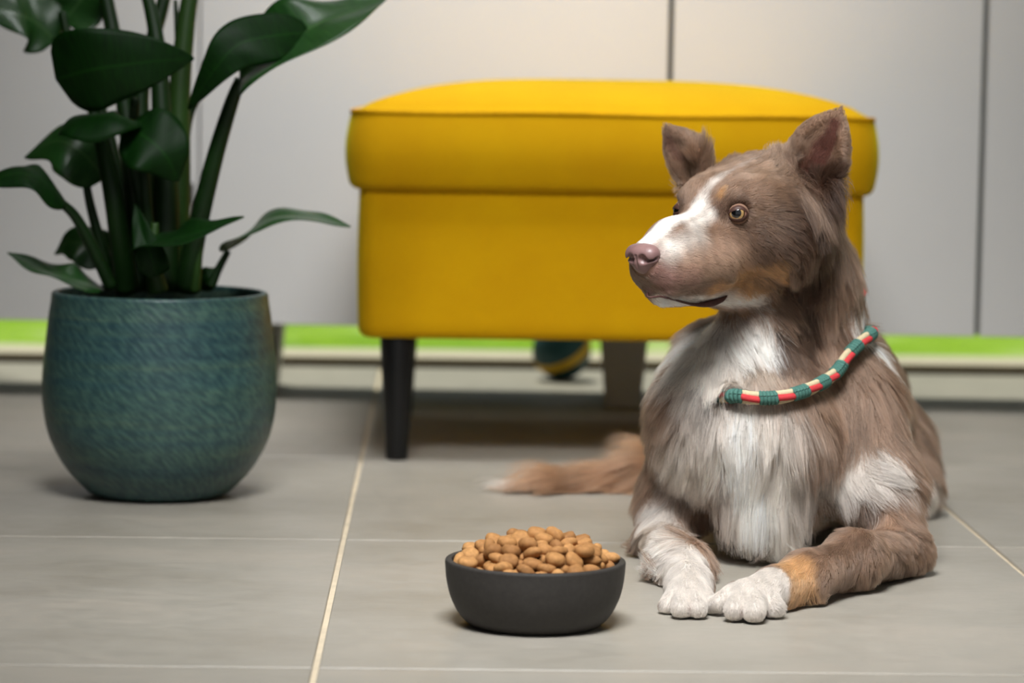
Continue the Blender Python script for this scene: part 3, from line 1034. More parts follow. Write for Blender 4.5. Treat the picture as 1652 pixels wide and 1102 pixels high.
def body_field():
    fd = Field((0.06, 2.28, -0.012), (0.62, 3.25, 0.47), 0.0028)

    def C(a, ra, b, rb, k=0.02, **kw):
        fd.cone(a, ra, b, rb, k, **kw)
    # trunk
    C((0.3217, 2.7, 0.1082), 0.0806, (0.3752, 2.92, 0.0745), 0.0872, 0.03)
    C((0.3752, 2.92, 0.0745), 0.0872, (0.4225, 3.08, 0.0485), 0.0709, 0.03)
    C((0.3682, 2.74, 0.1632), 0.0497, (0.4332, 3.05, 0.1165), 0.0488, 0.05)
    # haunches and hind legs
    C((0.4619, 2.99, 0.0604), 0.0497, (0.4759, 2.9, 0.0385), 0.0223, 0.03)
    C((0.476, 2.9, 0.0322), 0.0210, (0.5038, 3.02, 0.0059), 0.0142, 0.02)
    C((0.3605, 3.06, 0.0416), 0.0489, (0.3165, 2.98, 0.0191), 0.0229, 0.03)
    # tail lying on the floor, swept round to the left
    C((0.3962, 3.16, 0.0292), 0.0202, (0.3184, 3.13, 0.0205), 0.0174, 0.03)
    C((0.3184, 3.13, 0.0205), 0.0174, (0.2279, 3.09, 0.014), 0.0158, 0.02)
    C((0.2279, 3.09, 0.014), 0.0158, (0.127, 3.06, 0.0043), 0.0085, 0.02)
    C((0.127, 3.06, 0.0043), 0.0085, (0.061, 3.045, -0.0024), 0.0032, 0.02)
    # chest
    C((0.3013, 2.61, 0.1245), 0.0557, (0.2985, 2.61, 0.0764), 0.0434, 0.05)
    C((0.2539, 2.69, 0.1841), 0.0298, (0.2452, 2.63, 0.1214), 0.0370, 0.06)
    # left shoulder (far right in the picture) and foreleg
    C((0.3811, 2.66, 0.1426), 0.0425, (0.3984, 2.61, 0.0747), 0.0312, 0.04)
    C((0.3984, 2.61, 0.0747), 0.0301, (0.4129, 2.56, 0.0204), 0.0218, 0.03)
    C((0.4122, 2.555, 0.0196), 0.0218, (0.3589, 2.47, 0.0291), 0.0200, 0.02)
    C((0.3589, 2.47, 0.0291), 0.0200, (0.3092, 2.405, 0.0235), 0.0169, 0.02)
    C((0.3092, 2.405, 0.0235), 0.0169, (0.2799, 2.375, 0.0174), 0.0157, 0.02)
    C((0.2799, 2.375, 0.0169), 0.0157, (0.2552, 2.35, 0.0138), 0.0165, 0.015)
    # right shoulder and foreleg
    C((0.2439, 2.66, 0.1236), 0.0374, (0.2258, 2.68, 0.0513), 0.0286, 0.04)
    C((0.2258, 2.68, 0.0513), 0.0274, (0.2073, 2.64, 0.0154), 0.0186, 0.03)
    C((0.2073, 2.64, 0.0154), 0.0186, (0.2138, 2.51, 0.0142), 0.0177, 0.02)
    C((0.2138, 2.51, 0.0142), 0.0177, (0.2128, 2.42, 0.0119), 0.0165, 0.02)
    C((0.2128, 2.42, 0.0119), 0.0165, (0.208, 2.375, 0.0088), 0.0172, 0.015)
    # toes: right paw, left paw
    for a, b, r in (((0.1976, 2.375, 0.0128), (0.1893, 2.352, 0.006), 0.0073), ((0.2044, 2.37, 0.0159), (0.1987, 2.33, 0.0081), 0.0078), ((0.2126, 2.37, 0.016), (0.2118, 2.33, 0.0082), 0.0078), ((0.2198, 2.375, 0.0131), (0.2255, 2.352, 0.0064), 0.0073)):
        C(a, r, b, r, 0.003)
    for a, b, r in (((0.2454, 2.36, 0.0181), (0.2309, 2.345, 0.0108), 0.0075), ((0.2515, 2.35, 0.0189), (0.2409, 2.318, 0.0102), 0.0083), ((0.2617, 2.35, 0.018), (0.2563, 2.312, 0.0095), 0.0085), ((0.2721, 2.36, 0.0163), (0.275, 2.335, 0.0085), 0.0078)):
        C(a, r, b, r, 0.003)
    # neck
    C((0.3356, 2.69, 0.1561), 0.0602, (0.3342, 2.66, 0.2538), 0.0363, 0.05)
    C((0.2873, 2.62, 0.2165), 0.0290, (0.2707, 2.62, 0.1513), 0.0436, 0.05)
    # skull
    fd.ell(H(-6, 0, -0.1), (HF, HL, HU), (0.074, 0.051, 0.0385), 0.02)
    nb = np.array((0.3429, 2.69, 0.2374))
    fd.cone(H(-9, 0, -1.0), 0.043, nb, 0.040, 0.03)
    fd.cone(H(-0.5, 0, -1.8), 0.0265, H(5.8, 0, -2.55), 0.0235, 0.02)
    fd.cone(H(5.8, 0, -2.55), 0.0235, H(8.9, 0, -3.1), 0.0180, 0.01)
    for s in (1, -1):
        fd.cone(H(0.5, s * 1.5, -3.7), 0.024, H(8.0, s * 0.9, -4.0), 0.0155, 0.012)
        fd.cone(H(2.5, s * 1.6, -4.6), 0.020, H(7.4, s * 1.0, -4.6), 0.0145, 0.012)
        fd.ball(H(-5, s * 3.2, -2.8), 0.037, 0.025)
        fd.cone(H(-0.4, s * 2.1, 0.85), 0.0140, H(-2.5, s * (3.1 if s > 0 else 2.7), 1.0), 0.013, 0.018)
    fd.cone(H(-5, 0, -6.0), 0.030, H(7.5, 0, -6.05), 0.0122, 0.012)
    # mouth line
    for s in (1, -1):
        fd.cone(H(9.1, s * 0.9, -5.35), 0.0016, H(5.0, s * 2.4, -6.1), 0.0016, 0.004, 'sub')
        fd.cone(H(5.0, s * 2.4, -6.1), 0.0016, H(1.6, s * 3.3, -6.9), 0.0026, 0.004, 'sub')
    # eye sockets
    for s in (1, -1):
        fd.ball(H(0.75, s * 3.45, 0.05), 0.0085, 0.006, 'sub')
    # ears: cupped triangles
    for base, mid, tip, nrm, dm, k1 in (
            ((0.3284, 2.605, 0.3495), (0.3399, 2.605, 0.3808), (0.3569, 2.605, 0.4143), np.array((-0.42, -0.90, 0.1)), 2.605, 1.0),
            ((0.2321, 2.665, 0.3501), (0.2191, 2.665, 0.3731), (0.2004, 2.665, 0.3984), np.array((-0.62, -0.78, 0.0)), 2.665, 0.0)):
        nrm = nrm / np.linalg.norm(nrm)
        f = (nrm, 0.42)
        b3, m3, t3 = np.array(base), np.array(mid), np.array(tip)
        rb, rm, rt = 0.0190 + .0125 * k1, 0.0115 + .0085 * k1, 0.0016
        fd.cone(b3, rb, m3, rm, 0.012, flat=f)
        fd.cone(m3, rm, t3, rt, 0.012, flat=f)
        o = nrm * 0.0095
        fd.cone(b3 + o * 1.1, rb * 0.72, m3 + o * 0.9, rm * 0.76, 0.004, 'sub', flat=(nrm, 0.5))
        fd.cone(m3 + o * 0.9, rm * 0.76, m3 + (t3 - m3) * 0.85 + o * 0.4, 0.003, 0.004, 'sub', flat=(nrm, 0.5))
    fd.floor(0.0005)
    return fd


FD = body_field()
def collar_path():
    """Closed loop round the neck, a little off the skin in front and under the ruff elsewhere."""
    L = [np.array((0.2583, 2.5592, 0.1577)), np.array((0.2782, 2.5578, 0.1537)), np.array((0.302, 2.5588, 0.1545)), np.array((0.3267, 2.5727, 0.1605)), np.array((0.3504, 2.6072, 0.1717)), np.array((0.3637, 2.6208, 0.1852)), np.array((0.3787, 2.665, 0.1961)),
         np.array((0.3896, 2.72, 0.2065)), np.array((0.3975, 2.77, 0.2203)), np.array((0.4061, 2.8, 0.2373)), np.array((0.3901, 2.83, 0.2447)), np.array((0.3402, 2.84, 0.2201)), np.array((0.2683, 2.78, 0.1818)), np.array((0.2446, 2.6103, 0.1622)), np.array((0.2521, 2.5773, 0.1557))]
    wt = [0, 1, 1, 1, 1, .6, 0, 0, 0, 0, 0, 0, 0, 0, 0]
    p = smooth_path(L + [L[0]], 200)
    w = np.interp(np.linspace(0, 14, 200), np.arange(15), wt)
    for _ in range(12):
        v, g = FD.sample(p)
        p = p + g * (0.0120 - v)[:, None] * 0.6 * w[:, None]
        q = (p + 0.5 * (np.roll(p, 1, 0) + np.roll(p, -1, 0))) / 2
        p = p + (q - p) * w[:, None] if _ < 9 else p
    return p


CPATH = collar_path()
D_WHOLE = FD.D.copy()
for _i in range(0, 200, 2):                     # the ruff is parted where the collar runs
    FD.cone(CPATH[_i], 0.0100, CPATH[(_i + 2) % 200], 0.0100, 0.003, 'sub')
BV, BF = FD.mesh()
DOG = empty('dog', (0.36, 2.7, 0), 'brown and white long-haired dog lying beside the bowl, head turned to look away', 'dog')


# ---- coat colours and some painted shade: (a, b, radius m, softness m, colour, opacity); capsules on the body
def lin(r, g, b):
    return np.array(srgb(r, g, b)[:3])


BROWN, DARK, LIGHT = lin(146, 116, 95), lin(66, 46, 35), lin(168, 138, 114)
TAN, WHITEF, CREAM, GREYB = lin(200, 150, 98), lin(250, 244, 236), lin(232, 222, 210), lin(172, 154, 136)
WHITEP = lin(222, 212, 202)
PINK, INEAR, TAILC = lin(190, 146, 136), lin(92, 56, 46), lin(178, 136, 104)


def blobs():
    B = []

    def b(p, q, r, soft, col, op=1.0, sz=1780):
        a, c = np.array(p), np.array(q)
        B.append((a, c, r / sz, soft / sz, col, op))
    # body
    b((0.2866, 2.5531, 0.1256), (0.2882, 2.5772, 0.0499), 60, 50, CREAM, .9)
    b((0.2387, 2.5709, 0.1228), (0.226, 2.6076, 0.0843), 60, 50, CREAM, .8)
    b((0.3208, 2.5604, 0.114), (0.3289, 2.5752, 0.0843), 40, 50, CREAM, .55)
    b((0.2278, 2.6559, 0.1927), (0.2494, 2.5796, 0.1777), 50, 40, CREAM, .95)
    b((0.2439, 2.6497, 0.2069), (0.2827, 2.5856, 0.2082), 34, 20, WHITEF, .95)
    b((0.2254, 2.6506, 0.1897), (0.2373, 2.6024, 0.1893), 26, 26, CREAM, .9)
    b((0.2279, 2.6505, 0.1923), (0.2609, 2.5879, 0.1993), 22, 20, WHITEF, .7)
    b((0.27, 2.5571, 0.147), (0.2907, 2.5973, 0.0356), 24, 18, WHITEF, .95)
    b((0.281, 2.5687, 0.0791), (0.2987, 2.5935, 0.0363), 26, 20, WHITEF, .9)
    b((0.251, 2.5899, 0.1487), (0.2571, 2.5608, 0.1243), 16, 18, WHITEF, .5)
    b((0.2104, 2.6056, 0.1521), (0.2152, 2.5911, 0.1313), 16, 18, BROWN, .8)
    b((0.233, 2.5773, 0.1554), (0.2382, 2.5701, 0.1424), 18, 18, DARK, .6)
    b((0.2929, 2.5714, 0.1791), (0.2706, 2.5686, 0.1735), 24, 24, GREYB, .8)
    b((0.3174, 2.5953, 0.1994), (0.3303, 2.6128, 0.2205), 40, 30, DARK, .75)
    b((0.2997, 2.5888, 0.2109), (0.302, 2.5806, 0.1894), 14, 16, DARK, .8)
    b((0.3484, 2.6245, 0.231), (0.3479, 2.6115, 0.1814), 26, 26, BROWN, .8)
    b((0.326, 2.5598, 0.1253), (0.3552, 2.5891, 0.1109), 24, 24, BROWN, .8)
    b((0.3914, 2.6152, 0.1533), (0.4138, 2.6319, 0.1518), 60, 40, BROWN, .9)
    b((0.3819, 2.6637, 0.241), (0.405, 2.6542, 0.1853), 15, 9, WHITEF, 1.)
    b((0.3738, 2.6449, 0.2309), (0.3849, 2.654, 0.2101), 15, 9, WHITEF, .95)
    b((0.3354, 2.5744, 0.3121), (0.3572, 2.6287, 0.2421), 7, 14, lin(178, 142, 110), .55)
    b((0.3144, 2.5609, 0.3355), (0.3328, 2.5726, 0.3204), 20, 18, lin(48, 33, 25), .85)
    b((0.3102, 2.6056, 0.3648), (0.3245, 2.6074, 0.3838), 12, 12, DARK, .8)
    b((0.3182, 2.5476, 0.2914), (0.3303, 2.6151, 0.2315), 22, 20, DARK, .75)
    b((0.3666, 2.5875, 0.0932), (0.398, 2.5719, 0.0845), 46, 24, WHITEP, .95)
    b((0.3478, 2.5918, 0.0851), (0.359, 2.5912, 0.0797), 20, 22, CREAM, .8)
    b((0.4084, 2.5636, 0.0646), (0.4298, 2.5735, 0.0522), 20, 20, BROWN, .9)
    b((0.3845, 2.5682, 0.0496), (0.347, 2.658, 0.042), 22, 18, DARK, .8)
    b((0.291, 2.647, 0.0366), (0.3344, 2.6543, 0.038), 36, 30, DARK, .7)  # shade under the chest, painted dark brown
    b((0.4253, 2.6504, 0.1266), (0.4928, 2.88, 0.0321), 30, 20, CREAM, .95)
    b((0.4238, 2.6525, 0.1482), (0.4807, 2.9084, 0.0722), 18, 20, BROWN, .9)
    # left foreleg
    b((0.4202, 2.5261, 0.0205), (0.3331, 2.4108, 0.0359), 46, 14, BROWN, 1.)
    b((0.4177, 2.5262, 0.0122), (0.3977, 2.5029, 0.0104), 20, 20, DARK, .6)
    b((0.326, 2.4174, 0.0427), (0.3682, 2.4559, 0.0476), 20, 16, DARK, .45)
    b((0.2998, 2.3815, 0.0352), (0.3001, 2.371, 0.0126), 30, 22, lin(206, 160, 112), .95)
    b((0.2721, 2.3542, 0.0292), (0.2353, 2.3127, 0.0107), 36, 7, WHITEP, 1.)
    b((0.2812, 2.3509, 0.017), (0.2699, 2.3296, 0.0079), 22, 7, WHITEP, 1.)
    b((0.3433, 2.6722, 0.0354), (0.3974, 2.6148, 0.0334), 7, 8, CREAM, .9)
    b((0.2007, 2.65, 0.0005), (0.1975, 2.4919, 0.0029), 12, 8, WHITEF, .95)
    # right foreleg
    b((0.1983, 2.6155, 0.0317), (0.1948, 2.5482, 0.0198), 34, 14, GREYB, .9)
    b((0.1922, 2.5887, 0.0189), (0.1941, 2.5658, 0.0086), 14, 12, BROWN, .7)
    b((0.2022, 2.6421, 0.0478), (0.2044, 2.4996, 0.0333), 24, 12, WHITEP, .95)
    b((0.2111, 2.4816, 0.0309), (0.2048, 2.3243, 0.0082), 40, 8, WHITEP, 1.)
    b((0.2472, 2.6548, 0.0278), (0.235, 2.6521, 0.0147), 20, 16, GREYB, .9)
    b((0.1916, 2.3298, 0.0106), (0.2208, 2.3455, 0.0081), 40, 8, WHITEP, 1.)
    b((0.2327, 2.3383, 0.0126), (0.2698, 2.3297, 0.0115), 44, 8, WHITEP, 1.)
    b((0.2555, 2.3048, 0.0128), (0.2556, 2.3046, 0.0068), 22, 8, WHITEP, 1.)
    b((0.2406, 2.3103, 0.0117), (0.2409, 2.312, 0.0053), 22, 8, WHITEP, 1.)
    b((0.2349, 2.3392, 0.0104), (0.2257, 2.6446, 0.0015), 1.5, 5, lin(120, 88, 76), .6)  # brown lines from here on paint the shade between the toes
    b((0.2257, 2.6446, 0.0015), (0.2258, 2.6443, 0.0015), 2, 5, lin(120, 88, 76), .75)
    b((0.2473, 2.3125, 0.0133), (0.2471, 2.3118, 0.0084), 1.5, 5, lin(120, 88, 76), .6)
    b((0.2471, 2.3118, 0.0084), (0.2258, 2.643, 0.0014), 2, 5, lin(120, 88, 76), .75)
    b((0.2684, 2.3308, 0.0123), (0.2688, 2.3309, 0.0072), 1.5, 5, lin(120, 88, 76), .6)
    b((0.2688, 2.3309, 0.0072), (0.3098, 2.6586, 0.0336), 2, 5, lin(120, 88, 76), .75)
    b((0.1927, 2.344, 0.0111), (0.1924, 2.3451, 0.0058), 1.5, 5, lin(120, 88, 76), .6)
    b((0.1924, 2.3451, 0.0058), (0.2169, 2.65, 0.0005), 2, 5, lin(120, 88, 76), .75)
    b((0.2051, 2.329, 0.0139), (0.2048, 2.3247, 0.0096), 1.5, 5, lin(120, 88, 76), .6)
    b((0.2048, 2.3247, 0.0096), (0.205, 2.3259, 0.0043), 2, 5, lin(120, 88, 76), .75)
    b((0.2212, 2.3456, 0.0111), (0.2216, 2.3459, 0.0059), 1.5, 5, lin(120, 88, 76), .6)
    b((0.2216, 2.3459, 0.0059), (0.2257, 2.6454, 0.0015), 2, 5, lin(120, 88, 76), .75)
    # tail
    a3 = np.array((0.2279, 3.09, 0.016))
    B.append((np.array((0.3667, 3.14, 0.0246)), np.array((0.127, 3.06, 0.0056)), .06, .03, TAILC, 1.))
    B.append((np.array((0.084, 3.05, -0.0001)), np.array((0.0479, 3.045, -0.0032)), .016, .02, WHITEF, 1.))
    # head
    B.append((H(-6, 2, 1), H(-6, -2, 1), .062, .02, BROWN, 1.))
    B.append((H(-4.5, 5, -1.8), H(-9, 4.5, -4), .030, .022, DARK, .9))  # dark cheek fur, deepened with painted shade
    B.append((H(-3.2, 4.5, -4.2), H(-6, 4, -6), .018, .018, DARK, .7))
    B.append((H(-9.5, 5, 1.5), H(-10, 5, -3), .022, .015, DARK, .85))
    B.append((H(-8, 4.2, 3.0), H(-9.2, 5.5, 2.0), .016, .012, DARK, .9))
    B.append((H(-3, 2.2, 3.2), H(-5, 2.6, 4.2), .017, .014, LIGHT, .6))
    B.append((H(-3, -2.2, 3.2), H(-5, -2.6, 4.2), .014, .014, LIGHT, .7))
    B.append((H(0.2, 3, 0.6), H(1.4, 2.4, 0.2), .010, .010, DARK, .8))
    B.append((H(0.2, -3, 0.6), H(1.4, -2.4, 0.2), .010, .010, DARK, .8))
    B.append((H(-.5, 4.2, -2.2), H(-1.5, 4.2, -3.2), .012, .014, DARK, .5))
    b((0.2431, 2.5382, 0.3364), (0.2454, 2.5403, 0.3407), 7, 8, TAN, .75, 1830)
    # muzzle
    b((0.2233, 2.4965, 0.2796), (0.2522, 2.5178, 0.2787), 34, 24, LIGHT, .75, 1830)
    b((0.2367, 2.5201, 0.2567), (0.2771, 2.5681, 0.2511), 20, 14, TAN, .85, 1830)
    b((0.281, 2.557, 0.2684), (0.2933, 2.5468, 0.2774), 10, 10, TAN, .5, 1830)
    B.append((H(8.4, .6, -7.2), H(2, 1.6, -8.4), .0105, .008, WHITEF, .95))
    B.append((H(2, 1.6, -8.2), H(-3, 2, -9), .014, .010, WHITEF, .9))
    b((0.1858, 2.4797, 0.2732), (0.1971, 2.4849, 0.2624), 18, 14, PINK, .7, 1830)
    b((0.2013, 2.4846, 0.2641), (0.2225, 2.5117, 0.2544), 12, 12, BROWN, .55, 1830)
    b((0.1944, 2.4868, 0.2952), (0.202, 2.488, 0.2921), 9, 14, WHITEF, .8, 1830)
    B.append((H(9.8, 0, -1.4), H(6, 0, -.1), .0095, .007, WHITEF, 1.))
    B.append((H(6, .0, -.1), H(2.2, .1, .6), .0085, .011, WHITEF, .95))
    B.append((H(5.5, 1.5, -.7), H(2.6, 1.4, -.1), .006, .010, WHITEF, .8))
    B.append((H(2.0, .0, .7), H(-1.5, .0, 3.3), .0040, .007, WHITEF, .7))
    B.append((H(-1.5, .0, 3.3), H(-5, .2, 4.3), .0024, .006, WHITEF, .5))
    B.append((H(9.9, 1.2, -1.9), H(9.5, 1.6, -2.6), .004, .005, PINK, .7))
    b((0.2223, 2.632, 0.277), (0.181, 2.4965, 0.256), 5, 5, PINK, .8, 1830)
    # dark lip corner and mouth line
    B.append((H(9.0, 1.6, -2.4), H(5.5, 2.2, -1.9), .009, .016, WHITEF, .8))
    B.append((H(7.0, 2.2, -3.6), H(3.0, 3.0, -3.2), .012, .018, lin(196, 164, 142), .85))
    B.append((H(8.6, 1.6, -4.2), H(7.0, 2.0, -4.6), .008, .012, PINK, .8))
    B.append((H(0.8, 3.6, -5.6), H(-3.2, 4.4, -5.6), .010, .014, TAN, .95))
    LIP = lin(74, 46, 42)
    b((0.2209, 2.6314, 0.2787), (0.1796, 2.4996, 0.2541), 2.2, 5, LIP, 1., 1830)
    b((0.1796, 2.4996, 0.2541), (0.1999, 2.4981, 0.2497), 2.0, 5, LIP, .9, 1830)
    b((0.1999, 2.4981, 0.2497), (0.2254, 2.5306, 0.2438), 2.2, 5, LIP, .9, 1830)
    b((0.2254, 2.5306, 0.2438), (0.2462, 2.544, 0.2469), 5, 8, lin(84, 52, 46), 1., 1830)
    # ears
    b((0.3367, 2.6042, 0.3691), (0.3496, 2.6019, 0.3971), 16, 10, INEAR, .95, 1800)
    b((0.3263, 2.6068, 0.3522), (0.3325, 2.6054, 0.3651), 12, 8, INEAR, .8, 1800)
    b((0.2237, 2.6628, 0.3619), (0.2102, 2.6633, 0.3844), 10, 8, lin(120, 88, 74), .9, 1800)
    b((0.3497, 2.6123, 0.3862), (0.349, 2.6106, 0.4061), 4, 4, DARK, .6, 1800)
    return B


BL = blobs()
_rs = np.random.RandomState(3)
WK = [(_rs.normal(size=(3, 3)), _rs.uniform(0, 6.28, 3)) for _ in range(5)]


def wob(P, freq):
    """Smooth vector noise."""
    out = np.zeros_like(P)
    for i, (k, ph) in enumerate(WK):
        out += np.sin((P @ k.T) * freq * (0.7 + 0.35 * i) + ph) / (1 + 0.3 * i)
    return out * 0.4


def paint(P):
    base = np.repeat(BROWN[None], len(P), 0)
    amp = (0.3 + 0.7 * np.clip(np.minimum((np.linalg.norm(P - HM, axis=1) - .09) / .06, (P[:, 1] - 2.39) / .05), 0, 1))[:, None]
    Q = P + (wob(P, 60) * 0.006 + wob(P, 190) * 0.003) * amp
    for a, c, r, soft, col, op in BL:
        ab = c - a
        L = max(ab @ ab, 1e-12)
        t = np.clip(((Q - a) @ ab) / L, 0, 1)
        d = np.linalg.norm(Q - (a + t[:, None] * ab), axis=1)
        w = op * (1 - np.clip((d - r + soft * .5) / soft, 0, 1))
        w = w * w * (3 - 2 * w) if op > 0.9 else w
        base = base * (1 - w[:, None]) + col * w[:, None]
    return base


# ---- skin
body_mesh = mesh_big(BV, BF, 'dog_body')
ca = body_mesh.color_attributes.new('coat', 'FLOAT_COLOR', 'POINT')
vc = np.ones((len(BV), 4), np.float32)
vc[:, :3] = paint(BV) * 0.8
ca.data.foreach_set('color', vc.ravel())
SKM = Mat('dog_skin', rough=0.75, spec=0.2)
an = SKM.n('ShaderNodeAttribute', attribute_name='coat')
SKM.base(an.outputs['Color'])
BODY = link('body', body_mesh, SKM.m, DOG, True)

